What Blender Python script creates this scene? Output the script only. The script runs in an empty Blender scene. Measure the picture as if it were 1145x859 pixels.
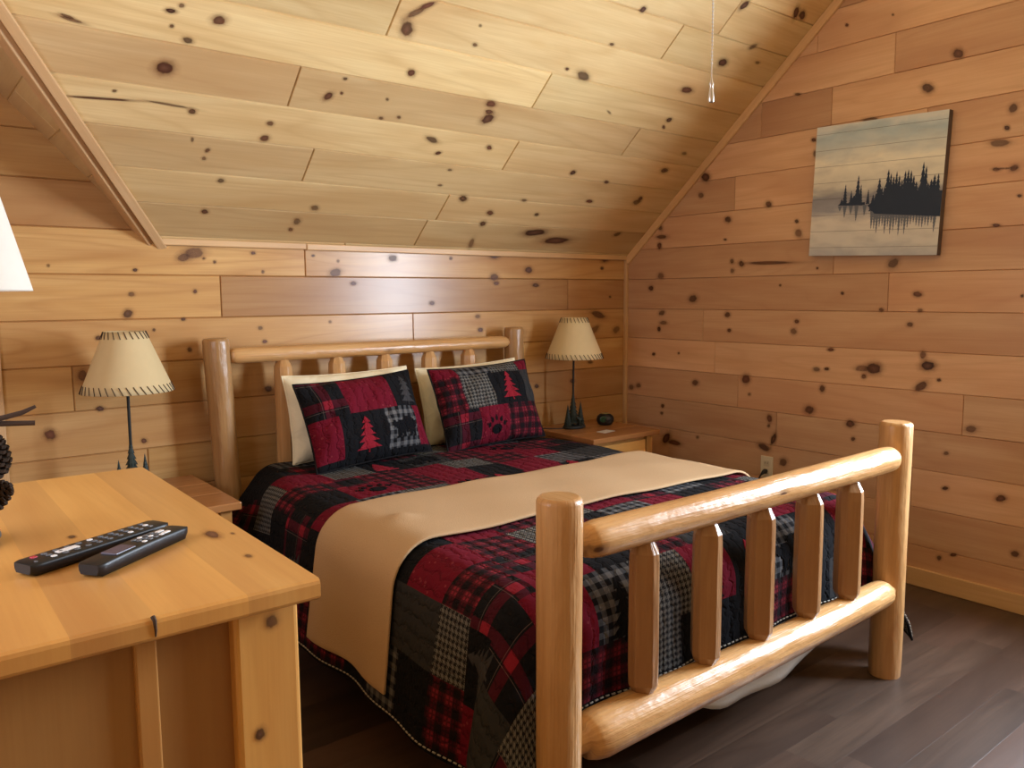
# log cabin bedroom
KNOTS_BACK= [(-2.5307, 1.4816, 0.0429, 0.005, -0.0009, 0.0251), (-2.5739, 1.4625, 0.0279, 0.0057, -0.0022, 0.0176), (-2.2858, 1.4883, 0.0117, 0.0003, 0.0003, 0.0075), (-2.4925, 1.4608, 0.0072, 0.0002, 0.0003, 0.0055), (-2.7767, 1.3158, 0.013, -0.0, 0.0006, 0.0104), (-2.7938, 1.2395, 0.0181, 0.0085, -0.006, 0.0159), (-2.5348, 1.3258, 0.0089, -0.0, 0.0004, 0.0091), (-2.7586, 1.4096, 0.0098, 0.0001, 0.0004, 0.0069), (-3.0551, 1.4216, 0.0058, 0.0001, 0.0004, 0.0065), (-2.9035, 1.1493, 0.0124, -0.0005, 0.0006, 0.0103), (-2.5677, 1.0889, 0.0107, -0.0005, 0.0005, 0.011), (-2.5862, 1.2138, 0.0105, -0.0002, 0.0004, 0.0073), (-2.7016, 1.1738, 0.0067, -0.0002, 0.0004, 0.0071), (-3.0877, 0.7948, 0.0205, -0.0023, 0.0012, 0.0202), (-2.7619, 0.7325, 0.0117, -0.0014, 0.0006, 0.0108), (-2.2461, 1.4095, 0.0079, 0.0001, 0.0003, 0.0076), (-2.268, 1.1679, 0.0127, -0.0004, 0.0004, 0.0096), (-2.2507, 1.1092, 0.012, -0.0005, 0.0004, 0.0085), (-1.9412, 1.1867, 0.0089, -0.0002, 0.0003, 0.0081), (-1.6069, 1.4816, 0.0246, 0.0006, 0.0004, 0.0169), (-1.9071, 1.4099, 0.0304, 0.0078, -0.0051, 0.0195), (-1.892, 1.4628, 0.0089, 0.0002, 0.0003, 0.0081), (-2.0134, 1.484, 0.0086, 0.0002, 0.0002, 0.0059), (-1.8185, 1.3617, 0.0161, 0.0001, 0.0003, 0.0103), (-1.3886, 1.2662, 0.0159, -0.0002, 0.0002, 0.0111), (-1.2719, 1.4895, 0.0109, 0.0003, 0.0002, 0.0089), (-0.9944, 1.5123, 0.0356, 0.0009, 0.0002, 0.0186), (-0.9957, 1.3981, 0.0297, 0.0003, 0.0002, 0.021), (-0.9842, 1.3654, 0.0179, 0.0001, 0.0001, 0.0094), (-0.7633, 1.4389, 0.0285, 0.0004, 0.0001, 0.0193), (-0.7127, 1.3568, 0.0258, 0.0001, 0.0001, 0.0122), (-1.109, 1.1937, 0.0184, -0.0004, 0.0002, 0.0116), (-1.0927, 1.1233, 0.0174, -0.0005, 0.0002, 0.0117), (-0.1759, 1.5153, 0.0283, 0.0175, -0.0191, 0.0155), (-0.2049, 1.4574, 0.0147, 0.0002, -0.0001, 0.0104), (-0.2321, 1.1858, 0.0627, -0.0175, 0.0099, 0.0196), (-0.268, 1.0975, 0.0447, 0.0257, -0.0164, 0.0145), (-0.0815, 1.0943, 0.0244, 0.0199, -0.0206, 0.0127), (-0.2818, 0.9666, 0.0219, -0.0011, -0.0001, 0.0105), (-0.7086, 0.7976, 0.0163, -0.0012, 0.0001, 0.0125), (-0.4382, 0.8085, 0.0211, -0.0015, -0.0, 0.013), (-0.067, 0.4963, 0.0312, -0.0034, -0.0002, 0.0166), (-2.2432, 0.9013, 0.0202, -0.0016, 0.0006, 0.0157), (-2.9671, 1.0087, 0.0183, -0.0012, 0.0014, 0.0238), (-2.9129, 0.8766, 0.0157, -0.0015, 0.0006, 0.0104), (-2.4496, 1.4472, 0.0073, 0.0002, 0.0003, 0.0073), (-0.1365, 1.29, 0.0113, -0.0001, -0.0001, 0.0079), (-0.296, 0.9094, 0.0219, -0.0012, -0.0001, 0.0105)]
KNOTS_RIGHT= [(0.2745, 1.4089, 0.0268, -0.0006, -0.0004, 0.0205), (0.2006, 1.338, 0.0207, -0.0002, -0.0003, 0.0156), (0.5106, 1.2777, 0.0318, 0.0092, -0.0101, 0.0209), (0.2851, 1.1957, 0.0231, 0.0106, -0.0104, 0.0133), (0.2997, 1.1392, 0.0334, 0.0007, -0.0002, 0.0129), (0.2665, 1.1021, 0.0136, 0.0004, -0.0003, 0.0156), (0.7433, 1.1919, 0.02, 0.0003, -0.0005, 0.0167), (0.7571, 1.1088, 0.0143, 0.0004, -0.0003, 0.0119), (1.1565, 1.1648, 0.0147, 0.0003, -0.0004, 0.011), (1.1409, 1.1158, 0.0197, 0.0006, -0.0006, 0.0177), (1.0576, 1.3439, 0.0076, -0.0001, -0.0002, 0.0067), (1.3899, 1.3017, 0.0089, -0.0001, -0.0003, 0.0083), (0.7322, 1.6933, 0.0227, -0.0018, -0.0005, 0.0186), (1.1387, 1.6533, 0.0122, -0.0009, -0.0004, 0.0108), (1.1506, 1.5943, 0.0203, 0.0053, -0.01, 0.0229), (0.7179, 1.5893, 0.0115, -0.0007, -0.0002, 0.007), (0.8231, 1.4586, 0.0154, 0.0042, -0.0081, 0.0177), (0.7639, 1.4747, 0.0141, -0.0005, -0.0004, 0.014), (0.9895, 1.4573, 0.1515, -0.0031, -0.0005, 0.009), (1.2572, 1.4222, 0.007, -0.0002, -0.0002, 0.0064), (0.7682, 1.4231, 0.0141, -0.0004, -0.0004, 0.0141), (1.2713, 0.9351, 0.0212, 0.0014, -0.0005, 0.0131), (1.325, 0.941, 0.0138, 0.0009, -0.0003, 0.0086), (1.5562, 0.9586, 0.0375, 0.0025, -0.0013, 0.0287), (1.501, 0.9549, 0.0384, 0.0026, -0.0007, 0.0166), (1.342, 1.0344, 0.0183, 0.0009, -0.0003, 0.0085), (1.7964, 0.9864, 0.0337, 0.0022, -0.0011, 0.0233), (1.7723, 0.8944, 0.0288, 0.02, -0.0104, 0.0162), (1.7732, 1.0319, 0.0152, 0.0008, -0.001, 0.0195), (1.8461, 0.9278, 0.0092, 0.0007, -0.0004, 0.0077), (1.5112, 0.9182, 0.0128, 0.001, -0.0005, 0.0124), (0.8689, 0.8558, 0.0275, 0.0021, -0.0008, 0.026), (0.8934, 0.7774, 0.011, 0.001, -0.0003, 0.0094), (0.537, 0.8099, 0.0249, 0.002, -0.0004, 0.0176), (0.0524, 0.7432, 0.022, 0.0019, -0.0003, 0.0191), (0.1106, 0.7591, 0.0216, 0.0018, -0.0002, 0.0162), (0.2279, 0.954, 0.0138, 0.0007, -0.0002, 0.0105), (0.4155, 0.9691, 0.0097, 0.0005, -0.0002, 0.0076), (1.3055, 0.844, 0.0163, 0.0014, -0.0008, 0.0195), (1.2407, 0.7321, 0.0287, 0.0031, -0.0009, 0.0243), (1.0184, 0.6638, 0.0154, 0.0042, -0.0048, 0.0201), (1.0144, 0.6237, 0.0105, 0.0013, -0.0003, 0.0093), (1.0455, 0.5602, 0.0148, -0.0027, 0.0114, 0.0321), (0.3019, 0.6541, 0.0136, 0.0014, -0.0002, 0.0132), (0.2959, 0.6112, 0.0136, 0.0015, -0.0002, 0.0106), (1.4554, 0.6893, 0.0263, 0.0032, -0.0008, 0.0191), (1.4717, 0.6189, 0.011, 0.0015, -0.0004, 0.0106), (1.1064, 0.4486, 0.0254, 0.0041, -0.0008, 0.023), (0.3326, 0.4675, 0.0235, -0.0073, 0.0229, 0.0351), (0.3933, 0.4496, 0.051, -0.0036, 0.0048, 0.0159), (0.5599, 0.5036, 0.0125, 0.0017, -0.0002, 0.0101), (0.9888, 0.51, 0.0374, -0.0133, 0.0101, 0.0178), (1.9862, 0.7314, 0.026, 0.0033, -0.0009, 0.017), (1.8916, 0.6142, 0.0128, 0.0019, -0.0005, 0.0097), (1.8956, 0.4618, 0.0146, 0.0027, -0.0005, 0.0098), (2.114, 0.4597, 0.0214, 0.0042, -0.0009, 0.0167), (2.1791, 0.2417, 0.0174, -0.0009, 0.0025, 0.0151), (1.8853, 0.1486, 0.0111, 0.0029, -0.0006, 0.0119), (1.9433, 0.1776, 0.0144, 0.0037, -0.0004, 0.0078), (1.6251, 1.4326, 0.0253, 0.0171, -0.0135, 0.0183), (1.7375, 1.2955, 0.021, -0.0001, -0.0007, 0.0136), (1.7524, 1.2239, 0.0133, 0.0001, -0.0005, 0.0097), (1.7109, 1.1626, 0.0155, 0.0004, -0.0006, 0.0118), (1.5796, 1.2261, 0.0123, 0.0001, -0.0005, 0.0101), (2.0363, 1.5696, 0.0165, -0.0012, -0.0004, 0.0071), (1.7383, 2.1637, 0.0278, -0.0056, -0.0011, 0.0222), (1.8545, 2.2773, 0.0228, -0.0053, -0.001, 0.0197), (2.0727, 2.0205, 0.0124, 0.0147, -0.0129, 0.0133), (2.0544, 1.9483, 0.0113, -0.0018, -0.0006, 0.0104), (2.0316, 1.8931, 0.042, -0.0039, -0.0018, 0.0176), (2.0889, 1.7883, 0.0168, 0.0066, -0.0061, 0.0133), (2.0241, 1.7911, 0.0165, -0.002, -0.0005, 0.0088), (2.0502, 1.7914, 0.0322, -0.0022, -0.0004, 0.0042), (2.1141, 1.6784, 0.0095, -0.0009, -0.0004, 0.0069), (1.4901, 2.0755, 0.0407, -0.0016, -0.0023, 0.012), (1.2152, 2.0293, 0.014, -0.0021, -0.0004, 0.0104), (1.2224, 1.9638, 0.0093, -0.0013, -0.0006, 0.0167), (0.5803, 1.9307, 0.0327, -0.0038, -0.0006, 0.026), (0.5526, 1.8364, 0.0211, -0.0021, -0.0004, 0.0167), (0.9772, 1.7497, 0.0155, 0.0099, -0.0138, 0.0148), (1.3615, 2.5168, 0.0087, -0.0022, -0.0003, 0.0079), (1.5736, 2.5052, 0.006, -0.0016, -0.0003, 0.0057), (0.2627, 1.6866, 0.0181, 0.0051, -0.0132, 0.0216), (0.2772, 1.6301, 0.0464, -0.001, -0.0011, 0.0127), (0.2613, 1.5802, 0.0168, -0.0009, -0.0004, 0.0204), (1.1216, 2.2578, 0.0193, -0.0037, -0.0003, 0.0076), (0.2285, 1.7094, 0.0203, -0.0015, -0.0002, 0.0102), (2.1458, 1.2862, 0.0063, -0.0, -0.0004, 0.007)]
KNOTS_CEIL= [(-2.778, 0.7977, 0.0306, 0.0062, -0.0047, 0.0276), (-2.6488, 1.0012, 0.024, 0.0056, -0.004, 0.018), (-2.7272, 0.9112, 0.0189, -0.0017, 0.0004, 0.0126), (-2.7671, 1.0241, 0.01, 0.0024, -0.0016, 0.0086), (-2.7826, 0.9498, 0.0076, 0.0018, -0.0013, 0.0075), (-2.7939, 0.9995, 0.0179, 0.0006, -0.0002, 0.0089), (-3.0546, 0.908, 0.041, -0.006, 0.0009, 0.0064), (-3.0669, 0.9168, 0.0222, -0.0048, 0.0011, 0.0057), (-2.6618, 0.6456, 0.0147, 0.0008, -0.0016, 0.0129), (-2.9119, 0.6847, 0.0077, 0.0014, -0.0008, 0.0067), (-2.9495, 0.6483, 0.1109, 0.0093, -0.0003, 0.0055), (-2.7377, 0.6606, 0.0815, -0.0041, -0.0002, 0.0054), (-2.3842, 0.6381, 0.0146, 0.0023, -0.0032, 0.0117), (-2.386, 0.5697, 0.0183, 0.0071, -0.0065, 0.0155), (-2.5771, 0.4862, 0.0079, 0.0084, -0.0057, 0.0082), (-2.582, 0.4478, 0.0094, 0.0012, -0.0021, 0.0103), (-2.6386, 0.5265, 0.006, 0.0009, -0.0023, 0.0117), (-2.2062, 0.7909, 0.0141, 0.0184, -0.0117, 0.0108), (-2.1678, 0.8744, 0.01, 0.0019, -0.0026, 0.0072), (-2.1603, 0.8131, 0.0068, 0.0012, -0.0026, 0.0075), (-2.4983, 0.3488, 0.0149, 0.0016, -0.0029, 0.0131), (-2.082, 0.2428, 0.0197, 0.0017, -0.0056, 0.0174), (-2.1366, 0.1606, 0.0157, 0.0101, -0.0111, 0.0188), (-2.1501, 0.112, 0.0118, 0.0008, -0.0039, 0.013), (-2.5247, 0.1859, 0.0152, 0.0013, -0.0029, 0.0141), (-1.9217, 0.9478, 0.018, 0.0035, -0.0072, 0.0164), (-1.7169, 1.1141, 0.0112, 0.0024, -0.0046, 0.0087), (-1.7342, 1.1922, 0.0073, 0.0017, -0.0036, 0.0066), (-1.4865, 0.8043, 0.0261, 0.022, -0.0197, 0.0178), (-1.5092, 0.8784, 0.0253, 0.0044, -0.0091, 0.0163), (-1.4968, 0.8396, 0.0214, 0.0036, -0.007, 0.0125), (-1.1369, 1.0869, 0.0431, -0.007, -0.0038, 0.0236), (-1.2396, 1.1021, 0.011, 0.0022, -0.0053, 0.0077), (-1.6965, 0.6641, 0.037, -0.0076, -0.0019, 0.0152), (-1.635, 0.6007, 0.0142, 0.007, -0.0065, 0.0086), (-1.3984, 0.6628, 0.016, 0.0022, -0.0077, 0.0139), (-0.8446, 0.5838, 0.0116, 0.0128, -0.0148, 0.0106), (-0.5891, 0.551, 0.0178, 0.002, -0.0085, 0.0111), (-0.2484, 0.6695, 0.0246, 0.0109, -0.0192, 0.0155), (-0.4761, 0.9631, 0.0136, 0.0113, -0.0155, 0.0096), (-0.4767, 0.9197, 0.0115, 0.0018, -0.0106, 0.012), (-0.5021, 1.1334, 0.0388, 0.0072, -0.0161, 0.0171), (-0.4063, 1.303, 0.0195, 0.0163, -0.0271, 0.0141), (-0.1855, 1.3481, 0.0175, 0.0036, -0.0091, 0.0081), (-0.2934, 1.4133, 0.0162, 0.0178, -0.0162, 0.0068), (-0.1376, 1.6122, 0.0265, 0.0015, -0.0169, 0.0224), (-0.1899, 1.6135, 0.0202, 0.0001, -0.0173, 0.0297), (-1.0926, 1.2516, 0.0135, 0.0029, -0.0056, 0.0073), (-1.047, 1.4235, 0.0051, 0.014, -0.0152, 0.0048), (-0.5289, 1.5673, 0.012, 0.0249, -0.0181, 0.0054), (-2.0142, 1.1153, 0.0268, 0.0061, -0.0141, 0.0324), (-2.0067, 1.1808, 0.031, 0.0266, -0.0107, 0.0101), (-1.9753, 1.2162, 0.0261, 0.0182, -0.0074, 0.0079), (-1.1838, 0.2869, 0.0183, 0.0056, -0.0121, 0.0166), (-0.8285, 0.1743, 0.0779, 0.0129, -0.0178, 0.0249), (-0.6452, 0.1244, 0.1048, 0.0097, -0.0185, 0.0263), (-1.3818, 0.3622, 0.0198, 0.0091, -0.0156, 0.0201), (-1.5344, 0.5181, 0.0135, 0.0016, -0.0036, 0.0073), (-1.5426, 0.4281, 0.0136, 0.0015, -0.0037, 0.0076), (-1.0294, 0.3836, 0.0188, 0.0017, -0.0069, 0.0112), (-0.6105, 0.4161, 0.0242, 0.0022, -0.0086, 0.0118), (-0.2719, 0.4406, 0.0223, 0.0133, -0.0209, 0.0166), (-0.2659, 0.4674, 0.0032, 0.0142, -0.0164, 0.0077), (-1.1872, 0.2141, 0.0118, 0.0131, -0.0162, 0.0147), (-1.1848, 0.0766, 0.0189, -0.0072, -0.0049, 0.0401), (-0.8945, 0.2978, 0.0121, 0.0074, -0.0109, 0.0108), (-0.2329, 0.1966, 0.0233, 0.0136, -0.0147, 0.0125), (-1.9716, 0.8186, 0.0073, 0.0013, -0.0032, 0.0077), (-1.9634, 0.7311, 0.0111, 0.0018, -0.0033, 0.0081), (-1.8902, 0.7474, 0.0095, 0.0016, -0.0035, 0.0081), (-0.8706, 0.9424, 0.0184, -0.0066, 0.001, 0.0059), (-0.2021, 0.7908, 0.0191, 0.0026, -0.0099, 0.0106)]
WIN_POWER=215; FILL_POWER=15; EXPO=.12
import bpy, bmesh, math, random
from mathutils import Vector, Matrix
random.seed(11)
PI = math.pi
COL = bpy.context.scene.collection
S = .1728                      # height of one wall board
def seam(k): return (9.05-k)*S  # height of wall seam k

# ------------------------------------------------------------------ objects
def link(o, parent=None):
    COL.objects.link(o)
    if parent: o.parent = parent
    return o
def tag(o, label=None, cat=None, group=None, kind=None):
    if label: o['label'] = label
    if cat: o['category'] = cat
    if group: o['group'] = group
    if kind: o['kind'] = kind
    return o
def empty(name, loc=(0,0,0), rot=(0,0,0)):
    o = bpy.data.objects.new(name, None); o.empty_display_size = .05
    o.location = loc; o.rotation_euler = rot
    return link(o)
def copy_tree(o, parent=None):
    c = o.copy(); COL.objects.link(c); c.parent = parent
    for ch in list(o.children): copy_tree(ch, c)
    return c

class MB:
    """collects faces with uv, tint and material index, then links ONE mesh object"""
    def __init__(self): self.v=[]; self.f=[]; self.uv=[]; self.t=[]; self.m=[]; self.s=[]
    def face(self, pts, uvs=None, tint=(.5,.5,.5), mi=0, smooth=False):
        b=len(self.v); self.v += [tuple(q) for q in pts]
        self.f.append(list(range(b,b+len(pts))))
        self.uv.append(uvs or [(0,0)]*len(pts)); self.t.append(tint); self.m.append(mi); self.s.append(smooth)
    def grid(self, P, UVs, tint=(.5,.5,.5), mi=0, smooth=True, closed=False):
        """P[i][j] grid; shared verts; closed wraps j (UVs has one more column then)"""
        n=len(P); k=len(P[0]); b=len(self.v)
        for row in P: self.v += [tuple(q) for q in row]
        for i in range(n-1):
            for j in range(k if closed else k-1):
                j2=(j+1)%k
                self.f.append([b+i*k+j, b+i*k+j2, b+(i+1)*k+j2, b+(i+1)*k+j])
                self.uv.append([UVs(i,j),UVs(i,j+1),UVs(i+1,j+1),UVs(i+1,j)])
                self.t.append(tint); self.s.append(smooth)
                self.m.append(mi(i,j) if callable(mi) else mi)
    def build(self, name, mats, parent=None, loc=None, recalc=False, bevel=0, solid=0, sub=0, merge=False):
        me=bpy.data.meshes.new(name); me.from_pydata(self.v,[],self.f)
        me.uv_layers.new(name='board'); me.color_attributes.new('tint','FLOAT_COLOR','CORNER')
        ul=me.uv_layers['board']; ca=me.color_attributes['tint']
        li=0
        for p,uv,t in zip(me.polygons,self.uv,self.t):
            for k in range(p.loop_total):
                ul.data[li].uv=uv[k]; ca.data[li].color=(t[0],t[1],t[2],1); li+=1
        for mt in (mats if isinstance(mats,(list,tuple)) else [mats]): me.materials.append(mt)
        me.polygons.foreach_set('material_index',self.m); me.polygons.foreach_set('use_smooth',self.s)
        if recalc or merge:
            bm=bmesh.new(); bm.from_mesh(me)
            if merge: bmesh.ops.remove_doubles(bm,verts=bm.verts,dist=1e-5)
            bmesh.ops.recalc_face_normals(bm,faces=bm.faces); bm.to_mesh(me); bm.free()
        o=bpy.data.objects.new(name,me); link(o,parent)
        if loc: o.location=loc
        if bevel:
            md=o.modifiers.new('bevel','BEVEL'); md.width=bevel; md.segments=3; md.limit_method='ANGLE'; md.angle_limit=.7; md.use_clamp_overlap=True
        if solid:
            md=o.modifiers.new('solid','SOLIDIFY'); md.thickness=solid; md.offset=-1
        if sub:
            md=o.modifiers.new('sub','SUBSURF'); md.levels=sub; md.render_levels=sub
        return o

def rtint(v=.5, dv=.18, r=.3, dr=.2):
    return (random.random(), max(0,min(1,v+random.uniform(-dv,dv))), max(0,min(1,r+random.uniform(-dr,dr))))

def add_box(mb, x0,x1,y0,y1,z0,z1, axis='x', tint=None, mi=0):
    t=tint or rtint(); c=[(x,y,z) for x in (x0,x1) for y in (y0,y1) for z in (z0,z1)]
    au={'x':0,'y':1,'z':2}[axis]
    b=len(mb.v); mb.v+=c
    for q in ((0,1,3,2),(4,6,7,5),(0,4,5,1),(2,3,7,6),(0,2,6,4),(1,5,7,3)):
        mb.f.append([b+i for i in q]); P=[c[i] for i in q]
        o=[a for a in range(3) if a!=au]
        rng=[max(pp[a] for pp in P)-min(pp[a] for pp in P) for a in range(3)]
        if rng[au]<1e-9: mb.uv.append([(pp[o[0]],pp[o[1]]) for pp in P])
        else:
            a2=o[0] if rng[o[0]]>1e-9 else o[1]
            mb.uv.append([(pp[au],pp[a2]) for pp in P])
        mb.t.append(t); mb.m.append(mi); mb.s.append(False)

def frame_from(d):
    d=Vector(d).normalized(); a=Vector((0,0,1)) if abs(d.z)<.9 else Vector((1,0,0))
    x=d.cross(a).normalized(); y=d.cross(x).normalized(); return x,y,d

def add_log(mb, p0, p1, prof, n=20, rough=.02, tint=None, mi=0, sq=1.0, bend=0, ph=None, facets=False):
    """prof: list of (t along 0..1, radius); closed ends; slight hand-peeled unevenness"""
    p0=Vector(p0); p1=Vector(p1); L=(p1-p0).length; x,y,d=frame_from(p1-p0); t=tint or rtint()
    ph=random.random()*9 if ph is None else ph
    out=[]
    for (s0,r0_),(s1,r1_) in zip(prof[:-1],prof[1:]):
        k=max(1,int((s1-s0)*L/.035)) if rough else 1
        out+=[(s0+(s1-s0)*q/k,r0_+(r1_-r0_)*q/k) for q in range(k)]
    prof=out+[prof[-1]]
    def R(a,s,r):
        return r*(1+rough*(math.sin(2*a+ph)+.7*math.sin(3*a+ph*2+s*2)+.6*math.sin(s*7+ph)+.4*math.sin(5*a-s*5+ph)+.45*math.sin(4*a+s*L*31+ph)*math.sin(s*L*23+3*a)))
    rows=[]; ss=[]
    for s,r in prof:
        c=p0.lerp(p1,s)+x*bend*math.sin(PI*s)
        rows.append([c+(x*math.cos(a)+y*math.sin(a)*sq)*R(a,s,r) for a in [2*PI*k/n for k in range(n)]]); ss.append(s*L)
    rr=max(r for _,r in prof)
    mb.grid(rows, lambda i,j:(ss[i], j/n*2*PI*rr), t, mi, not facets, True)
    for i,fl in ((0,True),(len(rows)-1,False)):
        ring=rows[i] if not fl else rows[i][::-1]
        cc=sum((Vector(q) for q in ring),Vector())/n
        mb.face(ring,[((q-cc).dot(x)*.4+.3,(q-cc).dot(y)) for q in ring],(t[0],t[1]*.8,t[2]),mi)

def add_tube(mb, pts, r, n=8, mi=0, tint=(.5,.5,.5), caps=True):
    pts=[Vector(q) for q in pts]; rows=[]; rs=r if isinstance(r,(list,tuple)) else [r]*len(pts)
    up=None
    for i,q in enumerate(pts):
        d=(pts[min(i+1,len(pts)-1)]-pts[max(i-1,0)]).normalized()
        if up is None: x,y,_=frame_from(d)
        else:
            x=(up-d*up.dot(d)).normalized(); y=d.cross(x)
        up=x
        rows.append([q+(x*math.cos(2*PI*k/n)+y*math.sin(2*PI*k/n))*rs[i] for k in range(n)])
    mb.grid(rows, lambda i,j:(i*.02,j/n*.05), tint, mi, True, True)
    if caps: mb.face(rows[0][::-1],mi=mi,tint=tint); mb.face(rows[-1],mi=mi,tint=tint)

def add_lathe(mb, c, prof, n=32, mi=0, tint=(.5,.5,.5), smooth=True, sx=1, sy=1):
    c=Vector(c); rows=[[c+Vector((r*math.cos(2*PI*k/n)*sx,r*math.sin(2*PI*k/n)*sy,z)) for k in range(n)] for r,z in prof]
    mb.grid(rows, lambda i,j:(j/n*.6,prof[i][1]), tint, mi, smooth, True)

def add_ball(mb, c, r, n=12, mi=0, sz=1):
    add_lathe(mb,c,[(r*math.sin(PI*k/n) if 0<k<n else 1e-5,-r*sz*math.cos(PI*k/n)) for k in range(n+1)],n*2,mi)

# ------------------------------------------------------------------ materials
class NT:
    def __init__(self,name):
        self.m=bpy.data.materials.new(name); self.m.use_nodes=True; self.t=self.m.node_tree
        self.b=self.t.nodes['Principled BSDF']; self.out=self.t.nodes['Material Output']
    def n(self,typ,**kw):
        o=self.t.nodes.new(typ)
        for k,v in kw.items(): setattr(o,k,v)
        return o
    def l(self,a,b): self.t.links.new(a,b)
    def set(self,sock,v):
        if hasattr(v,'links') or isinstance(v,bpy.types.NodeSocket): self.l(v,sock)
        else: sock.default_value=v
    def math(self,op,a,b=0,c=0):
        o=self.n('ShaderNodeMath',operation=op); self.set(o.inputs[0],a); self.set(o.inputs[1],b); self.set(o.inputs[2],c); return o.outputs[0]
    def vmul(self,a,v):
        o=self.n('ShaderNodeVectorMath',operation='MULTIPLY'); self.l(a,o.inputs[0]); o.inputs[1].default_value=v; return o.outputs[0]
    def vadd(self,a,b):
        o=self.n('ShaderNodeVectorMath',operation='ADD'); self.l(a,o.inputs[0]); self.set(o.inputs[1],b); return o.outputs[0]
    def noise(self,vec,scale=1,detail=3,rough=.5,dist=0):
        o=self.n('ShaderNodeTexNoise'); self.l(vec,o.inputs['Vector']); o.inputs['Scale'].default_value=scale
        o.inputs['Detail'].default_value=detail; o.inputs['Roughness'].default_value=rough; o.inputs['Distortion'].default_value=dist; return o.outputs['Fac']
    def ramp(self,f,stops):
        o=self.n('ShaderNodeValToRGB'); e=o.color_ramp.elements
        while len(e)<len(stops): e.new(.5)
        for k,(p,c) in zip(e,stops): k.position=p; k.color=(c[0],c[1],c[2],c[3] if len(c)>3 else 1) if isinstance(c,(tuple,list)) else (c,c,c,1)
        self.l(f,o.inputs[0]); return o.outputs[0]
    def mix(self,f,a,b,mode='MIX'):
        o=self.n('ShaderNodeMix',data_type='RGBA',blend_type=mode); self.set(o.inputs[0],f)
        for s,v in ((o.inputs[6],a),(o.inputs[7],b)):
            if isinstance(v,(tuple,list)): s.default_value=(v[0],v[1],v[2],1)
            else: self.l(v,s)
        return o.outputs[2]
    def uv(self):
        o=self.n('ShaderNodeUVMap'); o.uv_map='board'; return o.outputs[0]
    def sep(self,v):
        o=self.n('ShaderNodeSeparateXYZ'); self.l(v,o.inputs[0]); return o.outputs
    def bump(self,h,s=.3,d=.01):
        o=self.n('ShaderNodeBump'); o.inputs['Strength'].default_value=s; o.inputs['Distance'].default_value=d; self.l(h,o.inputs['Height']); self.l(o.outputs[0],self.b.inputs['Normal'])
    def fin(self,col=None,rough=.5,spec=.5,metal=0):
        if col is not None: self.set(self.b.inputs['Base Color'],(*col,1) if isinstance(col,tuple) else col)
        self.set(self.b.inputs['Roughness'],rough); self.b.inputs['Specular IOR Level'].default_value=spec; self.b.inputs['Metallic'].default_value=metal
        return self.m

def wood(name, light, mid, dark, rough=.35, spec=.5, knots=0, bands=.45, fine=.25, redc=(.40,.185,.095), coat=0, peel=0):
    N=NT(name); uv=N.uv(); at=N.n('ShaderNodeAttribute'); at.attribute_name='tint'
    r,g,b=N.sep(at.outputs['Vector'])
    off=N.n('ShaderNodeCombineXYZ'); N.l(N.math('MULTIPLY',r,41.3),off.inputs[0]); N.l(N.math('MULTIPLY',r,17.7),off.inputs[1]); N.l(N.math('MULTIPLY',r,9.1),off.inputs[2])
    v=N.vadd(uv,off.outputs[0])
    fig=N.noise(N.vmul(v,(.9,7,1)),1.6,3,.55,.8)
    slow=N.noise(N.vmul(v,(1.0,5.0,1)),1.0,2,.5,.4)
    # growth-ring cathedral bands from a slowly varying height field
    hf=N.noise(N.vmul(v,(.55,5.5,1)),1.0,1.5,.4,.5)
    ring=N.math('PINGPONG',N.math('MULTIPLY',hf,9.0),.5)
    ring=N.math('MULTIPLY',ring,2.0)
    ringm=N.ramp(ring,[(0,1),(.35,.25),(1,0)])
    fin_=N.noise(N.vmul(v,(4,170,1)),1.0,2,.6)
    col=N.mix(N.ramp(fig,[(.3,0),(.7,1)]),light,mid)
    col=N.mix(N.math('MULTIPLY',N.ramp(slow,[(.48,0),(.66,1)]),.5),col,dark)
    sm=N.math('MULTIPLY',ringm,bands)
    col=N.mix(sm,col,dark)
    col=N.mix(N.math('MULTIPLY',N.ramp(fin_,[(.35,0),(.7,1)]),fine),col,dark)
    col=N.mix(N.math('MULTIPLY',b,.55),col,redc)
    val=N.math('ADD',N.math('MULTIPLY',g,.9),.55)
    cv=N.n('ShaderNodeCombineXYZ')
    for k in range(3): N.l(val,cv.inputs[k])
    col=N.mix(1,col,cv.outputs[0],'MULTIPLY')
    if knots:
        kv=N.vmul(v,(knots*.7,knots,1)); vo=N.n('ShaderNodeTexVoronoi'); N.l(kv,vo.inputs['Vector']); vo.inputs['Scale'].default_value=1
        gate=N.sep(vo.outputs['Color'])[0]
        d=N.math('ADD',vo.outputs['Distance'],N.math('MULTIPLY',N.math('GREATER_THAN',.55,gate),3))
        km=N.ramp(d,[(.0,1),(.07,.95),(.085,.45),(.16,0)])
        col=N.mix(km,col,(.09,.035,.014))
    h=N.math('ADD',N.math('MULTIPLY',fin_,.3),fig)
    if peel:   # long shallow drawknife flats
        pv=N.n('ShaderNodeTexVoronoi'); N.l(N.vmul(v,(7,34,1)),pv.inputs['Vector']); pv.inputs['Scale'].default_value=1
        N.bump(N.math('ADD',h,N.math('ADD',N.math('MULTIPLY',pv.outputs['Distance'],.55),N.math('MULTIPLY',N.noise(N.vmul(v,(14,26,1)),1,3),.9))),.9,.005)
    else: N.bump(h,.08,.004)
    if coat: N.b.inputs['Coat Weight'].default_value=coat; N.b.inputs['Coat Roughness'].default_value=.15
    return N.fin(col,rough,spec)

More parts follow.
